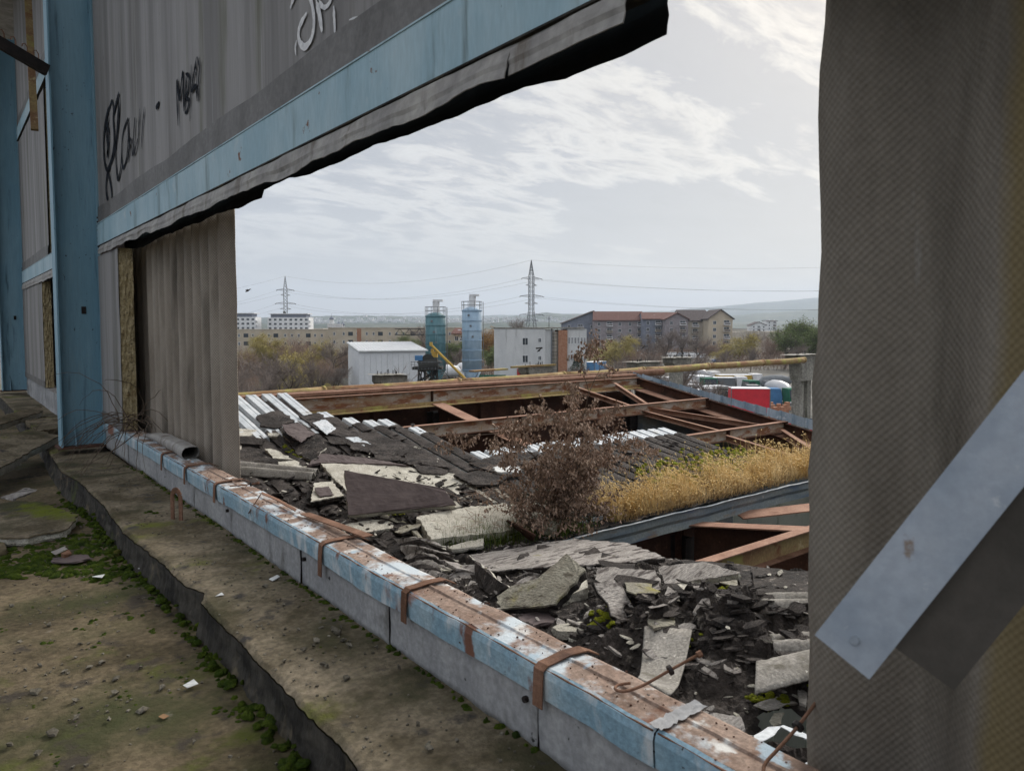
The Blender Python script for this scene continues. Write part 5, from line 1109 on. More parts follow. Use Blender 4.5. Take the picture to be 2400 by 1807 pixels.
# silos
def silo(px, D, r, ytop, ybot, mt, label, cage):
    t = frame('cement_silo', label, 'silo', px, D); zt = zat(ytop, D)-GZ; zb = zat(ybot, D)-GZ
    lp('shell', Y_[mt], t, lambda m: m.lathe((0, 0, 0), [(r, zb), (r, zt), (r*.55, zt+.4), (.3, zt+.5)], 28), True)
    k = 0; z = zb+.1; step = (zt-zb-.2)/6
    for k in range(7): lp('hoop', Y_[mt], t, lambda m: m.lathe((0, 0, 0), [(r, z+k*step-.06), (r+.09, z+k*step-.06), (r+.09, z+k*step+.06), (r, z+k*step+.06)], 28))
    lp('cone', Y_[mt], t, lambda m: m.lathe((0, 0, 0), [(.25, zb-2.4), (r*.98, zb-.02)], 20), True)
    for a in (.8, 2.36, 3.93, 5.5):
        c, s = math.cos(a)*r*.95, math.sin(a)*r*.95
        lp('leg', Y_['steel'], t, lambda m: m.bar((c, s, 0), (c, s, zb+.3), .26, .26))
    lp('bracing', Y_['steel'], t, lambda m: [m.bar((math.cos(a)*r*.95, math.sin(a)*r*.95, 1), (math.cos(a+1.57)*r*.95, math.sin(a+1.57)*r*.95, zb-.3), .1, .1) for a in (.8, 2.36, 3.93, 5.5)])
    lp('filter_hood', Y_['white'], t, lambda m: (m.lathe((.1, 0, 0), [(.52, zt+.4), (.52, zt+2.1)], 16), m.box((.4, 0, zt+2.25), (1.5, 1, .3))))
    def rail(m):
        for j in range(10):
            a = 2*math.pi*j/10; m.box((r*1.02*math.cos(a), r*1.02*math.sin(a), zt+.7), (.06, .06, 1.3))
        for zz in (zt+.75, zt+1.3):
            m.tube([(r*1.02*math.cos(2*math.pi*j/20), r*1.02*math.sin(2*math.pi*j/20), zz) for j in range(21)], .035, 4)
    lp('guard_rail', Y_['steel'], t, rail)
    def cg(m):
        for x in (-.28, .28): m.box((r*1.1+.1, x-.3, (zb+zt)/2), (.06, .06, zt-zb+2.5))
        zz = zb-1
        while zz < zt+1: m.box((r*1.1+.1, -.3, zz), (.05, .56, .05)); zz += .4
    lp('ladder', Y_['steel'], t, cg)
    for j in range(3):
        zz = zt-.8-j*1.6; lp('patch_plate', Y_['steel'], t, lambda m: m.box((-.4+.3*j, -r-.02, zz), (.3, .06, .3)))
silo(1106, 112, 1.5, 727, 868, 'silo', 'pale blue cement silo with a railed top', 1)
silo(1021, 110, 1.5, 740, 868, 'silog', 'teal streaked cement silo behind the mixing plant', 1)
# batching plant and conveyor
t = frame('mixing_plant', 'dark steel concrete mixing plant at the foot of the teal silo', 'machine', 1003, 90); s_ = 90/F
zz = lambda y: zat(y, 90)-GZ
lp('platform', Y_['dark'], t, lambda m: [m.box((0, 0, zz(862)), (3.6, 2.4, .35)), m.box((.2, 0, zz(848)), (2.8, 2, .25))])
for x in (-1.3, -.4, .6, 1.4): lp('leg', Y_['dark'], t, lambda m: m.bar((x, -.8, 0), (x*.8, -.6, zz(862)), .2, .2))
lp('mixer_drum', Y_['dark'], t, lambda m: m.tube([(-1, -.6, zz(856)), (1.3, -.6, zz(852))], .75, 14))
lp('motor', Y_['blue'], t, lambda m: m.box((-1, -.9, zz(838)), (.9, .7, .6)))
lp('winch_wheel', Y_['dark'], t, lambda m: m.tube([(.1, -1.0, zz(844)), (.1, -.8, zz(844))], .8, 16))
lp('yellow_head', Y_['yellow'], t, lambda m: [m.box((.9, -.6, zz(830)), (.7, .6, .7)), m.box((.6, -.6, zz(822)), (.35, .35, .5))])
lp('guard_rail', Y_['steel'], t, lambda m: [m.box((-1.9+.42*k, -1.25, zz(855)), (.05, .05, 1)) for k in range(10)]+[m.box((0, -1.25, zz(847)), (3.9, .05, .06)), m.box((0, -1.25, zz(853)), (3.9, .05, .05))])
lp('strut', Y_['dark'], t, lambda m: [m.bar((R.uniform(-1.6, 1.6), R.uniform(-.9, .9), zz(862)), (R.uniform(-1.8, 1.8), R.uniform(-.9, .9), zz(898)), .12, .12) for _ in range(12)], kind='stuff')
lp('stair', Y_['dark'], t, lambda m: [m.box((1.4+.17*k, -.9, zz(860)-.25*k), (.3, .8, .05)) for k in range(12)]+[m.bar((1.4, -1.3, zz(856)), (3.4, -1.3, zz(895)), .06, .06)])
t = frame('screw_conveyor', 'slanted yellow pipe conveyor between the two silos', 'conveyor', 1015, 89, z=GZ); s_ = 89/F
zz = lambda y: zat(y, 89)-GZ
lp('tube', Y_['yellow'], t, lambda m: m.tube([(-.3, 0, zz(807)), (3.9, 0, zz(888))], .16, 8))
lp('head_box', Y_['yellow'], t, lambda m: m.box((-.25, 0, zz(806)), (.35, .3, .45), 0))
lp('stay', Y_['steel'], t, lambda m: m.bar((1.6, 0, zz(842)), (1.4, .3, zz(870)), .08, .08))
# trucks
def wheel(par, x, y, r=.5, w_=.3):
    o = lp('wheel', Y_['tyre'], par, lambda m: m.tube([(x, y-w_/2, r), (x, y+w_/2, r)], r, 14))
    lp('rim', Y_['steel'], o, lambda m: m.tube([(x, y-w_/2-.01, r), (x, y+w_/2+.01, r)], r*.5, 10))
def cab(t, x, mt, h=2.9, front=-1):
    m_ = Y_[mt]; f = front
    lp('cab', m_, t, lambda m: m.prism([(x, -1.2, .6), (x+f*1.9, -1.2, .6), (x+f*1.95, -1.2, 1.6), (x+f*1.7, -1.2, h), (x, -1.2, h)], (0, 2.4, 0)))
    lp('side_window', Y_['glass'], t, lambda m: m.prism([(x+f*.7, -1.22, 1.7), (x+f*1.75, -1.22, 1.7), (x+f*1.6, -1.22, h-.25), (x+f*.7, -1.22, h-.25)], (0, .02, 0)))
    lp('windscreen', Y_['glass'], t, lambda m: m.prism([(x+f*1.96, -1.05, 1.65), (x+f*1.96, 1.05, 1.65), (x+f*1.74, 1.05, h-.2), (x+f*1.74, -1.05, h-.2)], (f*.02, 0, 0)))
    lp('bumper', Y_['steel'], t, lambda m: m.box((x+f*1.95, 0, .75), (.25, 2.4, .4)))
    lp('mirror', Y_['dark'], t, lambda m: m.box((x+f*1.8, -1.4, 2.1), (.1, .2, .5)))
    for s in (-.9, .9): lp('headlight', Y_['white'], t, lambda m: m.box((x+f*2.0, s, 1.05), (.1, .35, .2)))
def mixer(px, D, rot, label, cabm='white', drum='white'):
    t = frame('mixer_truck', label, 'mixer truck', px, D, rot)
    cab(t, -2, cabm)
    lp('chassis', Y_['dark'], t, lambda m: m.box((.8, 0, .85), (8, .9, .3)))
    lp('drum', Y_[drum], t, lambda m: (m.add(*(lambda pr: ([(x, r*math.cos(2*math.pi*j/18), 2.35+(x+1)*.08+r*math.sin(2*math.pi*j/18)) for x, r in pr for j in range(18)], [[i*18+j, i*18+(j+1) % 18, (i+1)*18+(j+1) % 18, (i+1)*18+j] for i in range(len(pr)-1) for j in range(18)]))([(-1.5, .5), (-.8, 1.1), (.8, 1.25), (2.4, 1.1), (4, .55)])),), True)
    lp('hopper', Y_['steel'], t, lambda m: m.box((4.3, 0, 3.1), (.8, 1, .7)))
    lp('tank', Y_['white'], t, lambda m: m.tube([(-1.75, -.9, 1.8), (-1.75, .9, 1.8)], .35, 10))
    for x in (-3, 1.6, 2.9):
        for s in (-1.05, 1.05): wheel(t, x, s)
    return t
mixer(1062, 150, rad(200), 'white mixer truck between the silos')
mixer(1085, 162, rad(15), 'second white mixer truck further behind the silos')
mixer(1800, 118, rad(10), 'mixer truck with grey drum, behind the blue lorries on the right', 'green', 'steel')
mixer(1835, 105, rad(100), 'green and white mixer truck facing the camera at the right', 'green', 'skin')
mixer(1640, 140, rad(190), 'mixer truck near the white cars in the car park', 'white', 'skin')
def boxtruck(px, D, rot, L_, H0, H1, mt, label, cabm=None, name='box_trailer', cat='trailer', top='shed'):
    t = frame(name, label, cat, px, D, rot)
    lp('box_body', Y_[mt], t, lambda m: m.box((0, 0, (H0+H1)/2), (L_, 2.5, H1-H0)))
    lp('roof_sheet', Y_[top], t, lambda m: m.box((0, 0, H1+.03), (L_+.04, 2.54, .05)))
    lp('frame_rail', Y_['steel'], t, lambda m: [m.box((0, -1.26, H0), (L_, .05, .16)), m.box((-L_/2, -1.27, (H0+H1)/2), (.1, .06, H1-H0)), m.box((L_/2, -1.27, (H0+H1)/2), (.1, .06, H1-H0))])
    lp('chassis', Y_['dark'], t, lambda m: m.box((0, 0, H0-.2), (L_, 1, .3)))
    for x in (-L_*.35, -L_*.2, L_*.32):
        for s in (-1.05, 1.05): wheel(t, x, s)
    if cabm: cab(t, -L_/2-.3, cabm, 2.8)
    return t
boxtruck(1757, 84, rad(-8), 4.25, 1.7, 4.45, 'red', 'red tarpaulin trailer, the brightest red thing in the yard')
boxtruck(1395, 150, rad(60), 6, 1.0, 4.3, 'blue', 'blue box truck body beside the small dark fir', None)
boxtruck(1750, 104, rad(175), 5, 1.0, 2.2, 'dark', 'blue tipper lorry behind the red trailer', 'blue', 'tipper_lorry', 'lorry', 'dark')
boxtruck(1705, 110, rad(170), 5, 1.0, 2.3, 'dark', 'dark lorry left of the blue tipper', 'card', 'tipper_lorry', 'lorry', 'dark')
boxtruck(1935, 72, rad(80), 5, 1.0, 2.4, 'blue', 'blue lorry partly hidden at the right edge', 'blue', 'tipper_lorry', 'lorry', 'dark')
boxtruck(1560, 120, rad(150), 5.5, 1.0, 3.2, 'white', 'white box van body parked left of the concrete pillar', 'white', 'box_truck', 'truck', 'shed')
t = frame('red_skip', 'red ribbed tipper body near the right edge, below the pillar', 'skip', 1878, 58, rad(-12))
lp('body', Y_['redd'], t, lambda m: [m.box((0, y, 2.9), (5, .08, 1.5)) for y in (-1.2, 1.2)]+[m.box((x, 0, 2.9), (.08, 2.32, 1.5)) for x in (-2.5, 2.5)]+[m.box((0, 0, 2.13), (4.9, 2.3, .06))])
lp('rib', Y_['redd'], t, lambda m: [m.box((-2.4+.6*k, -1.27, 2.9), (.1, .08, 1.5)) for k in range(9)], kind='stuff')
lp('chassis', Y_['dark'], t, lambda m: m.box((0, 0, 1.1), (5.4, 1.2, 1.9)))
boxtruck(1608, 105, rad(165), 4.6, .7, 2.5, 'white', 'white van left of the slender pillar', 'skin', 'delivery_van', 'van')
boxtruck(1668, 112, rad(20), 4.4, .7, 2.4, 'card', 'dark van just right of the slender pillar', 'white', 'delivery_van', 'van')
boxtruck(1640, 128, rad(100), 5, 1, 2.9, 'shed', 'pale lorry behind the slender pillar', 'green', 'box_truck', 'truck')
boxtruck(1720, 135, rad(185), 6, 1, 2.6, 'yellow', 'yellow sided low lorry behind the blue one', 'white', 'box_truck', 'truck')
boxtruck(1690, 128, rad(175), 4.5, 1, 2.6, 'steel', 'grey lorry behind the dark one', 'white', 'box_truck', 'truck')
# concrete counterweights and barrels in the yard
for i, (px, D) in enumerate([(1812, 92), (1826, 93), (1840, 92), (1818, 89), (1834, 89.5), (1808, 95), (1846, 95)]):
    t = frame('orange_machine_part', ['first', 'second', 'third', 'fourth', 'fifth', 'sixth', 'seventh'][i]+' rust orange machine part from the left in the yard', 'machine part', px, D, R.uniform(-.3, .3), group='rust orange machine parts right of the red trailer')
    lp('block', Y_['brick'], t, lambda m: (m.box((0, 0, .9), (.9, .8, .5)), m.box((.1, 0, 1.4), (.5, .5, .6)), m.box((-.3, -.2, .35), (.3, .3, .7)), m.box((.3, .2, .35), (.3, .3, .7))))
# cars
def car_proto(mt, label):
    t = thing('parked_car', label, 'car', (0, 0, -400))
    side = [(-2.1, .35), (-2.15, .75), (-1.95, 1.0), (-1.25, 1.05), (-.7, 1.45), (.8, 1.47), (1.45, 1.05), (2.05, .95), (2.12, .6), (2.05, .35)]
    lp('body', Y_[mt], t, lambda m: m.prism([(x, -.85, z) for x, z in side], (0, 1.7, 0)))
    for s in (-.86, .86): lp('side_window', Y_['glass'], t, lambda m: m.prism([(-1.1, s, 1.06), (-.66, s, 1.38), (.76, s, 1.40), (1.25, s, 1.06)], (0, .02 if s > 0 else -.02, 0)))
    lp('windscreen', Y_['glass'], t, lambda m: m.prism([(-1.27, -.75, 1.08), (-1.27, .75, 1.08), (-.76, .7, 1.45), (-.76, -.7, 1.45)], (-.03, 0, .02)))
    for x in (-1.3, 1.3):
        for s in (-.8, .8): wheel(t, x, s, .32, .2)
    for s in (-.6, .6): lp('headlight', Y_['white'], t, lambda m: m.box((-2.12, s, .75), (.06, .3, .14)))
    return t
protos = [car_proto(m_, 'x') for m_ in ('carw', 'skin', 'card', 'carb', 'carr')]
nm = ['white', 'silver', 'dark', 'blue', 'red']
CARS = [(1447, 843, 3, 'alone by the blue box truck', 0), (1500, 838, 1, 'under the bare trees behind the left pillar', .2)]
k = 0
for row, (y, xs_) in enumerate([(828, range(1560, 1665, 14)), (834, range(1566, 1660, 14)), (841, range(1575, 1650, 17))]):
    for x in xs_: CARS.append((x+R.uniform(-3, 3), y, [0, 1, 0, 0, 2, 1][k % 6], '%s from the left in the %s row' % (['first', 'second', 'third', 'fourth', 'fifth', 'sixth', 'seventh', 'eighth', 'ninth'][xs_.index(x)], ['back', 'middle', 'front'][row]), 1.3)); k += 1
CARS += [(1640, 903, 1, 'left of the concrete pillar foot', .3), (1655, 915, 0, 'nearest, just left of the red trailer', .2), (1605, 895, 0, 'between the trees and the far pillar', .1), (1590, 910, 2, 'behind the blue fascia', .3), (1835, 930, 0, 'below the machine parts', .1), (1810, 928, 4, 'right of the red trailer foot', .1), (1685, 850, 3, 'in front of the dark lorry', .2), (1545, 868, 1, 'under the twigs right of the pipe support', .3)]
for i, (px, y, c, lb, r_) in enumerate(CARS):
    D = 11.5*F/(y-765); copy_tree(protos[c], at(px, D), -TH+r_+R.uniform(-.15, .15), ('%s car %s of the far car park' if 'row' in lb else '%s parked car %s') % (nm[c], lb), group='cars parked in the yard and car park')
for p in protos:
    for ch in list(p.children_recursive): bpy.data.objects.remove(ch)
    bpy.data.objects.remove(p)
# pillars and pipe of the old pipe rack
def pillar(px, Yp, ytop, wpx, label, two=False, armdir=1):
    p = ony(px, ytop, Yp); D = p.dot(FH); s_ = D/F; w_ = wpx*s_
    t = thing('concrete_pillar', label, 'pillar', (p.x, p.y, GZ), 0)
    zt = p.z-GZ
    if two:
        for x in (-.33, .33): lp('shaft', Y_['pcon'], t, lambda m: m.grid(lambda u, v: ((x+.19*math.cos(math.pi/4+v*2*math.pi)*1.3+.02*fbm(u*9, v*3, x)), .25*math.sin(math.pi/4+v*2*math.pi)*1.3, (zt-.9)*u), 30, 4))
        lp('head', Y_['pcon'], t, lambda m: m.prism([(-.5, -.35, zt-1.3), (.5, -.35, zt-1.3), (.62, -.35, zt-.75), (.95, -.35, zt-.45), (.95, -.35, zt-.05), (-.95, -.35, zt-.05), (-.95, -.35, zt-.3), (-.6, -.35, zt-.5)], (0, .7, 0)))
        lp('slab', Y_['pcon'], t, lambda m: m.grid(lambda u, v: (-.2+1.3*(u*2-1)+.02*fbm(v*9, u*9), -.5+v, zt+.03*fbm(u*6, v*6)), 12, 6))
    else:
        lp('shaft', Y_['pcon'], t, lambda m: m.box((0, 0, (zt-.4)/2), (w_*(.42 if w_ > .8 and px == 1585 else .3), .4, zt-.42)))
        lp('head', Y_['pcon'], t, lambda m: m.prism([(-w_*.2, -.3, zt-.55), (w_*.2, -.3, zt-.55), (w_*.62, -.3, zt-.22), (w_*.62, -.3, zt-.02), (-w_*.5, -.3, zt-.02), (-w_*.5, -.3, zt-.2)], (0, .6, 0)))
        lp('slab', Y_['pcon'], t, lambda m: m.grid(lambda u, v: (w_*.62*(u*2-1)*1.05+.02*fbm(v*9, u*9), -.42+.84*v, zt+.02+.03*fbm(u*6, v*6, px)), 12, 6))
    o = lp('rebar', Y_['dark'], t, lambda m: [m.tube([(x, 0, zt-.05), (x+R.uniform(-.03, .03), 0, zt+R.uniform(.06, .18))], .012, 4) for x in [R.uniform(-w_*.5, w_*.5) for _ in range(9)]], kind='stuff')
    return t
pillar(910, 20.5, 878, 62, 'mossy concrete pillar head in front of the white shed')
pillar(1252, 20.5, 857, 66, 'mossy concrete pillar head carrying the lamp arm and crow')
pillar(1505, 20.8, 848, 70, 'mossy concrete pillar head left of the car park')
pillar(1585, 21.6, 838, 60, 'slender concrete pillar standing clear before the parked cars')
pillar(1880, 20.0, 830, 60, 'twin legged concrete pillar at the right end of the pipe', True)
t = thing('old_pipeline', 'long ochre and rust pipe running behind the roof ridge', 'pipe', (18, 18.8, -1.9))
pa, pb = Vector((3.5, 18.6, -1.78)), Vector((33.2, 19.3, -1.62))
segs = [0, .16, .31, .46, .6, .74, .88, 1]
for i, (a, b) in enumerate(zip(segs, segs[1:])):
    m = MB(); m.tube([pa.lerp(pb, a+(b-a)*k/8)+Vector((0, 0, -.02*math.sin(math.pi*k/8))) for k in range(9)], .135, 12); m.build('pipe_segment', M['ochre'], t, smooth=True)
    m = MB(); c = pa.lerp(pb, b-.002); d = (pb-pa).normalized(); m.tube([c-d*.04, c+d*.04], .155, 12); m.build('collar', M['ochre'], t, smooth=True)
m = MB(); m.tube([(4.4, 17.2, -1.72), (12, 17.6, -1.70), (21, 17.8, -1.66)], .12, 10); m.build('old_pipeline', M['rust'], label='second rust red pipe just in front of the ochre pipeline', cat='pipe')
m = MB(); m.bar((10.9, 15.6, -1.16), (12.0, 15.6, -1.14), .25, .04); m.bar((11.3, 15.6, -1.5), (11.3, 15.6, -1.17), .1, .1); m.bar((12.2, 15.6, -1.10), (13.8, 15.6, -1.08), .06, .05)
for x in (12.2, 13.0, 13.8): m.bar((x, 15.6, -1.5), (x, 15.6, -1.1), .05, .05)
m.build('pipe_trestle', M['ochre'], label='small yellow trestle and rail standing on the pipes', cat='trestle')
# lamp arm and birds
p = ony(1257, 856, 20.5)
m = MB(); m.bar(p, p+V((0, 0, .62)), .05, .05); m.bar(p+V((-.02, 0, .62)), p+V((.2, -.1, .64)), .05, .05); m.build('lamp_arm', Y_['dark'], label='thin black post with short arm on the pillar head', cat='post')
def bird(p, s_, label, fly=False):
    t = thing('crow', label, 'bird', p)
    m = MB(); m.tube([p+V((-.2, 0, -.06))*s_, p+V((-.1, 0, .0))*s_, p+V((.02, 0, .06))*s_, p+V((.12, 0, .12))*s_], [.015*s_, .055*s_, .065*s_, .03*s_], 8); m.tube([p+V((.10, 0, .12))*s_, p+V((.15, 0, .16))*s_, p+V((.20, 0, .155))*s_, p+V((.26, 0, .14))*s_], [.03*s_, .04*s_, .02*s_, .003*s_], 8); m.build('body', M['iron'], t, smooth=True)
    if fly:
        for s in (-1, 1):
            m = MB(); m.prism([p+V((-.08, .02*s, .03))*s_, p+V((.08, .02*s, .05))*s_, p+V((.10, .3*s, .16))*s_, p+V((-.02, .5*s, .12))*s_, p+V((-.12, .25*s, .08))*s_], V((0, 0, .01))*s_); m.build('wing', M['iron'], t)
    else:
        m = MB(); m.tube([p+V((0, .02, .02))*s_, p+V((.01, .02, -.06))*s_], .006*s_, 4); m.tube([p+V((.02, -.02, .02))*s_, p+V((.03, -.02, -.06))*s_], .006*s_, 4); m.build('leg', M['iron'], t)
bird(ony(1264, 822, 20.4), .5, 'black crow perched on the lamp arm')
bird(at(584, 90, zat(683, 90)), 1.6, 'tiny bird flying left of the far pylon', True)
bird(at(1508, 60, zat(815, 60)), 1.1, 'dark bird flying before the bare trees right of centre', True)
# low wall yard left
t = frame('low_concrete_wall', 'stained low concrete wall in front of the left thicket', 'wall', 760, 118, rad(12))
for k in range(9): lp('wall_slab', Y_['pcon'], t, lambda m: m.box((-9+k*2.1, 0, 1.6), (2.04, .2, 3.2)))
t = frame('low_concrete_wall', 'second low concrete wall farther behind', 'wall', 740, 150, rad(5))
for k in range(9): lp('wall_slab', Y_['pcon'], t, lambda m: m.box((-9+k*2.1, 0, 1.4), (2.04, .2, 2.8)))
t = frame('green_fence', 'green sheet fence right of the pale blue silo', 'fence', 1145, 138)
for k in range(4): lp('fence_panel', Y_['green'], t, lambda m: m.box((-2+k*1.5, 0, 1.2), (1.46, .1, 2.4)))
m = MB(); m.box(at(1133, 128, GZ+.9), (6, .3, 1.6), -TH); m.build('blue_container', Y_['blue'], label='low blue container between silo and office block', cat='container')
m = MB(); m.box(at(1050, 108, GZ+1.5), (2.2, 2, 3), -TH); m.build('control_cabin', Y_['dark'], label='small dark cabin under the yellow conveyor', cat='cabin')
t = frame('lattice_gantry', 'dark steel lattice gantry behind the white shed', 'gantry', 960, 150)
lp('frame', Y_['dark'], t, lambda m: [m.bar((-3+6*a, 0, 0), (-3+6*a, 0, 11.2), .2, .2) for a in (0, 1)]+[m.bar((-3, 0, 11), (3, 0, 11), .15, .15), m.bar((-3, 0, 9.8), (3, 0, 9.8), .15, .15)]+[m.bar((-3+k, 0, 9.8+1.2*(k % 2)), (-2+k, 0, 11-1.2*(k % 2)), .09, .09) for k in range(6)])
# long cream block of flats behind the trees
D = 262; s_ = D/F
def cream(px0, px1, y0, label, D, brick=()):
    t = frame('long_block', label, 'building', px0, D); s_ = D/F; H = zat(y0, D)-GZ; W_ = (px1-px0)*s_
    lp('wall', Y_['cream'], t, lambda m: m.box((W_/2, 5, H/2), (W_, 10, H)))
    lp('parapet', Y_['beige'], t, lambda m: m.box((W_/2, 5, H+.12), (W_+.3, 10.3, .3)))
    x = px0+14; k = 0
    while x < px1-10:
        for dy in (13, 32):
            if (k % 4) == 2: lp('balcony_recess', Y_['glass'], t, lambda m: m.box(((x-px0)*s_, -.02, H-dy*s_), (11*s_, .1, 9*s_)))
            else: window(t, (x-px0)*s_, 0, H-dy*s_, 4.5*s_, 7*s_)
        x += 16 if k % 3 else 22; k += 1
    for bx_ in brick: lp('brick_panel', Y_['brick'], t, lambda m: m.box(((bx_-px0)*s_, -.05, H*.5), (10*s_, .12, H-.4)))
    return t
cream(525, 800, 773, 'left part of the long low cream block behind the trees', 275)
cream(770, 1100, 769, 'long low cream block with brick panels behind the silos', 262, (842, 1010))
# white blocks of flats in the distance
def flats(px0, px1, y0, D, label, nf, curved=False):
    t = frame('apartment_block', label, 'building', px0, D); s_ = D/F; H = zat(y0, D)-GZ; W_ = (px1-px0)*s_
    lp('wall', Y_['white'], t, lambda m: m.box((W_/2, 6, H/2), (W_, 12, H)))
    lp('penthouse', Y_['grey'], t, lambda m: m.box((W_/2, 6, H+1.2), (W_*.86, 10, 2.4)))
    lp('roof', Y_['white'], t, lambda m: m.box((W_/2, 6, H+2.6), (W_*.95, 12.4, .5)))
    for r in range(nf):
        z = H-1.6-r*3
        n_ = int(W_/3.4)
        for k in range(n_): window(t, (k+.5)*W_/n_, 0, z, 1.9, 1.5)
        lp('balcony', Y_['white'], t, lambda m: m.box((W_+.5, 2, z-1), (1.2, 4, .9)))
    lp('chimney', Y_['dark'], t, lambda m: m.box((W_*.35, 6, H+3.6), (1.5, 1.5, 1.6)))
flats(470, 600, 743, 510, 'white flats at the far left beside the corrugated sheet', 5)
flats(628, 725, 744, 520, 'white curved looking flats behind the left pylon', 5)
# church
t = frame('church', 'small white church with dark dome and towers on the skyline', 'church', 778, 700); s_ = 700/F
lp('nave', Y_['church'], t, lambda m: m.box((4, 0, 7), (14, 8, 14)))
for x, h in ((0, 21), (7, 15.5), (10.5, 15.5)):
    lp('tower', Y_['church'], t, lambda m: m.lathe((x, 0, 0), [(1.9, 0), (1.9, h-3)], 12)); lp('dome', Y_['grey'], t, lambda m: m.lathe((x, 0, 0), [(2.2, h-3), (2, h-1.6), (.9, h-.5), (.15, h+.6), (.12, h+3)], 12), True)
# gabled apartment houses on the right
def gable(px0, px1, yeave, yridge, D, wall, roofm, label, rot=0, dep=14, front=False, nf=5, pxr=None):
    """front: the gable faces the camera"""
    t = frame('gabled_house', label, 'building', px0, D, rot); s_ = D/F; W_ = (px1-px0)*s_; He = zat(yeave, D)-GZ; Hr = zat(yridge, D)-GZ
    lp('wall', Y_[wall], t, lambda m: m.box((W_/2, dep/2, He/2), (W_, dep, He)))
    o = .7
    if front:
        rx = W_/2 if pxr is None else (pxr-px0)*s_
        lp('gable_wall', Y_[wall], t, lambda m: m.prism([(0, 0, He), (W_, 0, He), (rx, 0, Hr)], (0, dep, 0)))
        for sx_, a in ((-o, 0), (W_+o, W_)):
            lp('roof_slope', Y_[roofm], t, lambda m: m.prism([(sx_, -o, He-o*.5), (rx, -o, Hr+.1), (rx, dep, Hr+.1), (sx_, dep, He-o*.5)], (0, 0, .35)))
    else:
        lp('roof_slope', Y_[roofm], t, lambda m: m.prism([(-o, -o, He-.2), (W_+o, -o, He-.2), (W_+o-1, dep/2, Hr), (-o+1, dep/2, Hr)], (0, 0, .35)))
        lp('roof_slope', Y_[roofm], t, lambda m: m.prism([(-o, dep+o, He-.2), (W_+o, dep+o, He-.2), (W_+o-1, dep/2, Hr), (-o+1, dep/2, Hr)], (0, 0, .35)))
        lp('gable_wall', Y_[wall], t, lambda m: m.prism([(W_, 0, He), (W_, dep, He), (W_, dep/2, Hr-.2)], (-W_+.2, 0, 0)))
        n_ = max(2, int(W_/6))
        for k in range(n_):
            x = (k+.6)*W_/n_; z0 = He+(Hr-He)*.45
            lp('roof_window', Y_['white'], t, lambda m: m.prism([(x, dep*.22, z0-.4), (x+.9, dep*.22, z0-.4), (x+.9, dep*.28, z0+.4), (x, dep*.28, z0+.4)], (0, -.15, .25)))
    n_ = max(2, int(W_/4.2))
    for r in range(nf):
        z = He-1.6-r*2.8
        for k in range(n_):
            x = (k+.5)*W_/n_
            if k % 3 == 1:
                b_ = lp('balcony', Y_['beige' if r % 2 else 'white'], t, lambda m: (m.box((x, -.7, z-.9), (2.6, 1.3, .2)), m.box((x, -1.32, z-.35), (2.6, .08, .95))))
                lp('railing', Y_['roofd'], b_, lambda m: m.box((x, -1.38, z-.35), (2.3, .04, .5)))
                window(t, x, 0, z+.1, 2.2, 1.7)
            else: window(t, x, 0, z, 1.2, 1.4)
    return t
D = 320
gable(1320, 1400, 757, 730, 330, 'grey', 'roofd', 'blue grey house at the left end of the apartment row', 0, 14, True, pxr=1392)
gable(1392, 1512, 751, 731, 322, 'mauve', 'roof', 'mauve apartment house with long brown roof', 0, 14)
gable(1506, 1600, 748, 733, 316, 'grey', 'roof', 'blue grey apartment house under a brown roof in the row middle', 0, 14)
gable(1560, 1612, 748, 735, 308, 'mauve', 'roof', 'small pinkish gabled house front in the row', 0, 10, True)
gable(1592, 1665, 752, 727, 310, 'beige', 'roofd', 'beige house with dark roof near the right end of the row', 0, 16)
gable(1660, 1716, 747, 727, 300, 'cream', 'roofd', 'cream gable end house at the right end of the row', 0, 18, True, pxr=1688)
gable(1760, 1795, 762, 755, 640, 'white', 'roofd', 'small far house left of the green willow', 0, 12, True, 2)
gable(1796, 1820, 752, 751, 700, 'white', 'roofd', 'pale far block beside the green willow', 0, 12, False, 3)
gable(1062, 1095, 782, 771, 250, 'cream', 'roof', 'house with red roof between the silos', 0, 10, False, 2)
m = MB()
for i in range(140):
    px = R.uniform(530, 1915); D = R.uniform(420, 900); m.box(at(px, D, GZ+R.uniform(2, 4)), (R.uniform(8, 20), R.uniform(8, 14), R.uniform(8, 12)), R.uniform(0, 3))
m.build('far_town', Y_['beige'], label='jumble of low far town buildings behind the trees', cat='town', kind='stuff')
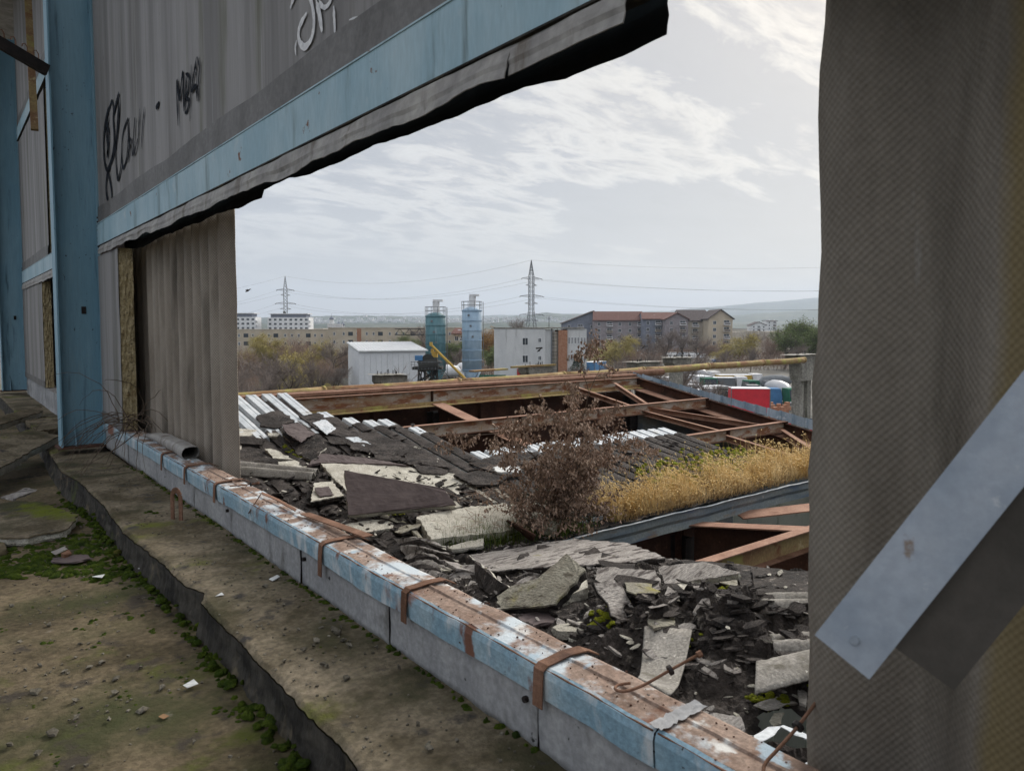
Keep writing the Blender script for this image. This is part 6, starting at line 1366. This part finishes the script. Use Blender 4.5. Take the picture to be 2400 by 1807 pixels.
# pylons
def pylon(px, D, ytop, label):
    t = frame('power_pylon', label, 'pylon', px, D, rad(20)); H = zat(ytop, D)-GZ; hw = lambda z: (1.25+2.3*max(0, 1-z/(H*.42)) if z < H*.42 else 1.25) if z < H*.8 else 1.25*(H-z)/(H*.2)+.05
    r_ = .14*D/420
    def body(m):
        for sx_ in (-1, 1):
            for sy in (-1, 1): m.tube([(sx_*hw(z), sy*hw(z), z) for z in (0, H*.2, H*.42, H*.6, H*.8, H)], r_*1.3, 4)
        z = 0
        while z < H*.95:
            st_ = max(1.6, hw(z)*2); z2 = min(z+st_, H*.99)
            for s in (-1, 1):
                for a, b in ((-1, 1), (1, -1)):
                    m.tube([(a*hw(z), s*hw(z), z), (b*hw(z2), s*hw(z2), z2)], r_*.7, 3, False); m.tube([(s*hw(z), a*hw(z), z), (s*hw(z2), b*hw(z2), z2)], r_*.7, 3, False)
            z = z2
    lp('lattice_tower', Y_['pylon'], t, body)
    tips = []
    for f_, w_ in ((.71, 3.4), (.50, 4.0), (.30, 4.2)):
        for s in (-1, 1): lp('short_arm', Y_['pylon'], t, lambda m: [m.tube([(s*1.1, q, H*f_+.8), (s*w_, 0, H*f_)], r_, 3) for q in (-1, 1)]+[m.tube([(s*1.1, q, H*f_-.3), (s*w_, 0, H*f_)], r_, 3) for q in (-1, 1)])
    for f_, w_ in ((.79, 5.6), (.585, 6.6), (.37, 6.8)):
        z = H*f_
        for s in (-1, 1):
            a_ = lp('cross_arm', Y_['pylon'], t, lambda m: [m.tube([(s*.8, q, z+1.0), (s*w_, 0, z)], r_, 3), m.tube([(s*.8, q, z-.2), (s*w_, 0, z)], r_, 3)] and m.tube([(s*.8, -.7, z+1), (s*w_, 0, z), (s*.8, .7, z+1)], r_, 3) and m) if 0 else lp('cross_arm', Y_['pylon'], t, lambda m: [m.tube([(s*.8, q, z+.9), (s*w_, 0, z)], r_, 3) for q in (-.8, .8)]+[m.tube([(s*.8, q, z-.3), (s*w_, 0, z)], r_, 3) for q in (-.8, .8)]+[m.tube([(s*w_*.5, 0, z+.5), (s*w_*.5, 0, z-.2)], r_*.8, 3)])
            lp('insulator', Y_['dark'], a_, lambda m: m.tube([(s*w_, 0, z), (s*w_+s*.9, -1.2, z-.7)], r_*1.4, 4))
            M_ = Matrix.Rotation(t.rotation_euler.z, 3, 'Z'); tips.append(t.location+M_@Vector((s*w_, 0, z-.4)))
    tips.append(t.location+Vector((0, 0, H)))
    return tips
TA = pylon(1245, 424, 611, 'large lattice power pylon behind the office block')
TB = pylon(671, 560, 648, 'smaller lattice power pylon above the left white flats')
def wire(a, b, sag, r_, label):
    m = MB(); m.tube([a.lerp(b, k/24)-Vector((0, 0, sag*4*(k/24)*(1-k/24))) for k in range(25)], r_, 3, False); m.build('power_line', Y_['wire'], label=label, cat='cable', group='cables strung between the pylons')
nmz = ['upper left', 'upper right', 'middle left', 'middle right', 'lower left', 'lower right', 'topmost']
RD = [at(2250, 330, 0), at(2250, 345, 0)]
for i in range(7):
    wire(TA[i], TB[i], 9, .05, nmz[i]+' cable from the large pylon to the smaller pylon')
    z = TA[i].z; e = at(2400, 380, z-1.0+(-3 if i < 6 else 0)); wire(TA[i], e, 6, .045, nmz[i]+' cable from the large pylon to the right edge')
    e2 = at(330, 470, TB[i].z-22); wire(TB[i], e2, 3, .045, nmz[i]+' cable from the smaller pylon to the left')
# ---------------------------------------------------------------- trees
def tree_proto(kind, H, sd_):
    rs = random.Random(sd_); t = thing('tree', 'x', 'tree', (0, 0, 0)); tr = MB(); cr = MB(); lf = MB()
    spread = {'bare': .55, 'willow': .6, 'green': .55, 'bush': .8, 'autumn': .5}[kind]
    budget = [2600]
    def go(p, d, ln, r, lvl):
        if budget[0] <= 0: return
        budget[0] -= 1
        n_ = 4; pts = [p.copy()]; rr = [r]
        for k in range(n_):
            d = (d+V((rs.gauss(0, .13), rs.gauss(0, .13), rs.gauss(0, .08)+(.05 if kind != 'willow' else -.06*lvl)))).normalized(); p = p+d*ln/n_; pts.append(p.copy()); rr.append(r*(1-.55*(k+1)/n_))
            if lvl < 4 and (k > 0 or lvl > 0):
                for _ in range(2 if lvl in (1, 2, 3) else 1):
                    if rs.random() < .85:
                        dd = (d+V((rs.gauss(0, spread), rs.gauss(0, spread), rs.gauss(.1, spread*.6)))).normalized(); go(p, dd, ln*rs.uniform(.5, .72), max(.02, r*.5), lvl+1)
            if kind in ('willow', 'green', 'autumn') and lvl >= 3:
                for _ in range({'willow': 2, 'green': 4, 'autumn': 4}[kind]):
                    q = p+V((rs.gauss(0, .3), rs.gauss(0, .3), rs.gauss(0, .3))); s_ = rs.uniform(.08, .22); a = V((rs.uniform(-1, 1), rs.uniform(-1, 1), rs.uniform(-1, 1)))*s_; b = V((rs.uniform(-1, 1), rs.uniform(-1, 1), rs.uniform(-1, 1)))*s_
                    lf.add([q, q+a, q+a+b], [(0, 1, 2)])
        (tr if lvl < 2 else cr).tube(pts, rr, 5 if lvl < 2 else 3, False)
    if kind == 'bush':
        for _ in range(9): go(V((rs.gauss(0, .4), rs.gauss(0, .4), 0)), V((rs.gauss(0, .4), rs.gauss(0, .4), 1)).normalized(), H*.5, .05, 1)
    else:
        go(V((0, 0, 0)), V((rs.gauss(0, .05), rs.gauss(0, .05), 1)).normalized(), H*.52, H*.018, 0)
        for _ in range(3): go(V((0, 0, H*rs.uniform(.12, .35))), V((rs.gauss(0, .6), rs.gauss(0, .6), .9)).normalized(), H*.42, H*.011, 1)
    cm_ = {'bare': 'twig', 'willow': 'willow', 'green': 'twig', 'bush': 'twigr', 'autumn': 'twigr'}[kind]
    if tr.v: tr.build('trunk', Y_['bark'], t)
    cr.build('crown', Y_[cm_], t)
    if lf.v: lf.build('leaves', Y_[{'willow': 'willow', 'green': 'leafg', 'autumn': 'leafo'}[kind]], t, kind='stuff')
    return t
PR = {k: [tree_proto(k, 10, 5+i+j*7) for i in range(n_)] for j, (k, n_) in enumerate((('bare', 3), ('willow', 2), ('green', 1), ('bush', 2), ('autumn', 1)))}
TREES = []
def T(px, D, ytop, kind, lb): TREES.append((px, D, ytop, kind, lb))
for px, D, y, k, lb in [
 (540, 95, 850, 'bare', 'bare tree against the corrugated sheet edge, lower left'), (575, 80, 840, 'bare', 'nearest bare tree at the left, before the thicket'), (620, 88, 835, 'bare', 'bare tree second from the left in the near row'), (660, 92, 815, 'bare', 'bare spreading tree left of the yellow leafed one'), (697, 100, 805, 'willow', 'small tree with yellow green leaves among the bare ones'), (735, 92, 835, 'bare', 'bare tree right of the yellow leafed one'), (775, 98, 845, 'bare', 'thin bare tree left of the white shed'),
 (560, 150, 800, 'bush', 'reddish thicket tree at the far left'), (600, 165, 782, 'willow', 'yellow willow at the back left'), (640, 170, 776, 'willow', 'yellow willow under the left pylon'), (680, 168, 778, 'bush', 'broad brown thicket crown below the left flats'), (715, 160, 790, 'bush', 'brown crown left of the gap'), (750, 165, 788, 'willow', 'olive willow above the low walls'), (785, 160, 785, 'bare', 'grey bare tree above the low walls'), (820, 170, 800, 'bush', 'brown shrubby tree behind the shed corner'), (735, 130, 835, 'bush', 'dark red brown bush by the low wall'), (770, 135, 840, 'bush', 'dark red brown bush nearer the shed'),
 (860, 190, 792, 'bush', 'brown tree behind the left of the shed'), (925, 185, 776, 'green', 'dark green tree above the shed roof'), (895, 185, 795, 'willow', 'olive tree left of the dark green one'), (955, 180, 796, 'autumn', 'orange leafed tree above the shed roof'), (985, 200, 780, 'bare', 'bare tree left of the teal silo'), (1062, 180, 782, 'green', 'green tree between the silos'), (1075, 170, 812, 'bare', 'bare tree low between the silos'), (1145, 190, 762, 'autumn', 'brownish tree right of the pale blue silo'), (1150, 165, 800, 'green', 'green tree in front of the brownish one'), (1208, 330, 740, 'bare', 'tall bare tree left of the large pylon'), (1000, 240, 757, 'bare', 'far bare tree on the skyline left of the teal silo'),
 (925, 70, 852, 'bare', 'thin bare tree in front of the white shed'), (1180, 150, 870, 'bare', 'little bare tree beside the green fence'),
 (1395, 200, 780, 'bare', 'bare tree right of the office block'), (1445, 190, 782, 'willow', 'yellow green willow before the apartments'), (1420, 215, 790, 'bush', 'brown tree behind the willow'), (1480, 230, 778, 'bare', 'bare tree between willow and middle houses'), (1520, 210, 770, 'bare', 'broad bare crown in the middle of the row'), (1560, 220, 768, 'bare', 'tall bare crown before the grey apartments'), (1600, 225, 766, 'bare', 'bare crown before the beige house'), (1635, 235, 775, 'bare', 'slim bare tree left of the cream gable'), (1530, 120, 815, 'bare', 'near bare tree over the left pillar'), (1600, 100, 815, 'bare', 'near bare tree before the parked cars'), (1465, 110, 820, 'bare', 'near bare tree right of the dark fir'),
 (1340, 105, 850, 'bare', 'small bare tree in front of the dark fir'), (1490, 90, 835, 'bare', 'bare twiggy tree just behind the pipe, centre right'), (1435, 95, 845, 'bare', 'pale bare sapling above the roof corner'), (1560, 88, 850, 'bare', 'bare tree crossing the slender pillar'), (1640, 80, 868, 'bare', 'low bare tree before the white vans'), (1500, 160, 808, 'bush', 'grey brown crown above the left pillar'), (1560, 260, 800, 'bush', 'brown crown below the grey apartments'),
 (1700, 230, 788, 'bush', 'brown tree below the cream gable house'), (1735, 220, 778, 'willow', 'olive tree right of the cream gable'), (1765, 230, 772, 'bare', 'bare tree further right of the gable'), (1800, 240, 778, 'bush', 'brown crown before the green willow'), (1840, 200, 742, 'green', 'large green willow at the right'), (1890, 190, 738, 'green', 'tallest green willow by the right edge'), (1925, 200, 745, 'green', 'green willow cut by the corrugated sheet'), (1700, 190, 812, 'bare', 'bare tree behind the lorries'), (1760, 185, 808, 'bare', 'second bare tree behind the lorries'), (1860, 170, 800, 'bare', 'bare tree under the green willows'), (1660, 250, 790, 'bush', 'brown thicket left of the lorries'),
 ]: T(px, D, y, k, lb)
TOP = {id(p): sorted(v.co.z for ch in p.children for v in ch.data.vertices)[-12] for ps in PR.values() for p in ps}
used = set()
for i, (px, D, y, k, lb) in enumerate(TREES):
    H_ = zat(y, D)-GZ; p = PR[k][i % len(PR[k])]; top = 10.0
    if id(p) not in used: used.add(id(p))
    sc_ = H_/TOP[id(p)]; wd = sc_*R.uniform(.95, 1.25)
    c = copy_tree(p, at(px, D), R.uniform(0, 6.28), lb, (wd, wd, sc_), 'trees in the yard and behind it')
for ps in PR.values():
    for p in ps:
        for ch in list(p.children_recursive): bpy.data.objects.remove(ch)
        bpy.data.objects.remove(p)
# dark fir beside the office
t = frame('fir_tree', 'small dark fir standing by the office block corner', 'tree', 1354, 128); m = MB(); Hh = zat(826, 128)-GZ
for i in range(5200):
    z = R.uniform(.6, Hh)*(1 if R.random() < .9 else .98); rr = (1-z/Hh)**.75*2.1*(1+.22*math.sin(z*3.1))*R.uniform(.55, 1.05)+.08; a = R.uniform(0, 6.28); p = V((rr*math.cos(a), rr*math.sin(a), z-.25*rr)); q = V((math.cos(a), math.sin(a), -.35))*R.uniform(.15, .4); s_ = V((-math.sin(a), math.cos(a), R.uniform(-.3, .3)))*.08
    m.add([p, p+q+s_, p+q-s_], [(0, 1, 2)])
l_ = t.location; m.v = [(a+l_.x, b+l_.y, c+l_.z) for a, b, c in m.v]; m.build('crown', Y_['fir'], t)
lp('trunk', Y_['bark'], t, lambda m: m.tube([(0, 0, 0), (0, 0, Hh*.8)], [.16, .04], 6))
# low thicket masses no one could count
m = MB()
for i in range(26000):
    u = R.random()
    if u < .45: px, D = R.uniform(525, 870), R.uniform(100, 215)
    elif u < .6: px, D = R.uniform(860, 1160), R.uniform(150, 220)
    else: px, D = R.uniform(1380, 1930), R.uniform(185, 300)
    if 1550 < px < 1680 and 150 < D: D = R.uniform(290, 300)
    h = R.uniform(1.5, 4.2)*(1+.6*fbm(px*.02, D*.03)); p = at(px, D, GZ+R.uniform(0, h*.6)); d = V((R.gauss(0, .5), R.gauss(0, .5), 1)).normalized()*h*.5; s_ = RH*.035*(D/120)
    m.add([p-s_, p+s_, p+d], [(0, 1, 2)])
m.build('undergrowth', Y_['twigr'], label='brown undergrowth thicket filling the ground between the trees', cat='undergrowth', kind='stuff')
# ---------------------------------------------------------------- air
hz = bpy.data.materials.new('haze_air'); hz.use_nodes = True; n = hz.node_tree.nodes; n.remove(n['Principled BSDF'])
pv = n.new('ShaderNodeVolumePrincipled'); pv.inputs['Color'].default_value = (.72, .84, 1, 1); pv.inputs['Density'].default_value = HAZE; pv.inputs['Anisotropy'].default_value = .2
hz.node_tree.links.new(pv.outputs[0], n['Material Output'].inputs['Volume'])
m = MB(); m.box((0, 0, 245), (19000, 19000, 516)); m.build('haze', hz, kind='stuff', label='thin bluish haze over the town and hills', cat='haze')
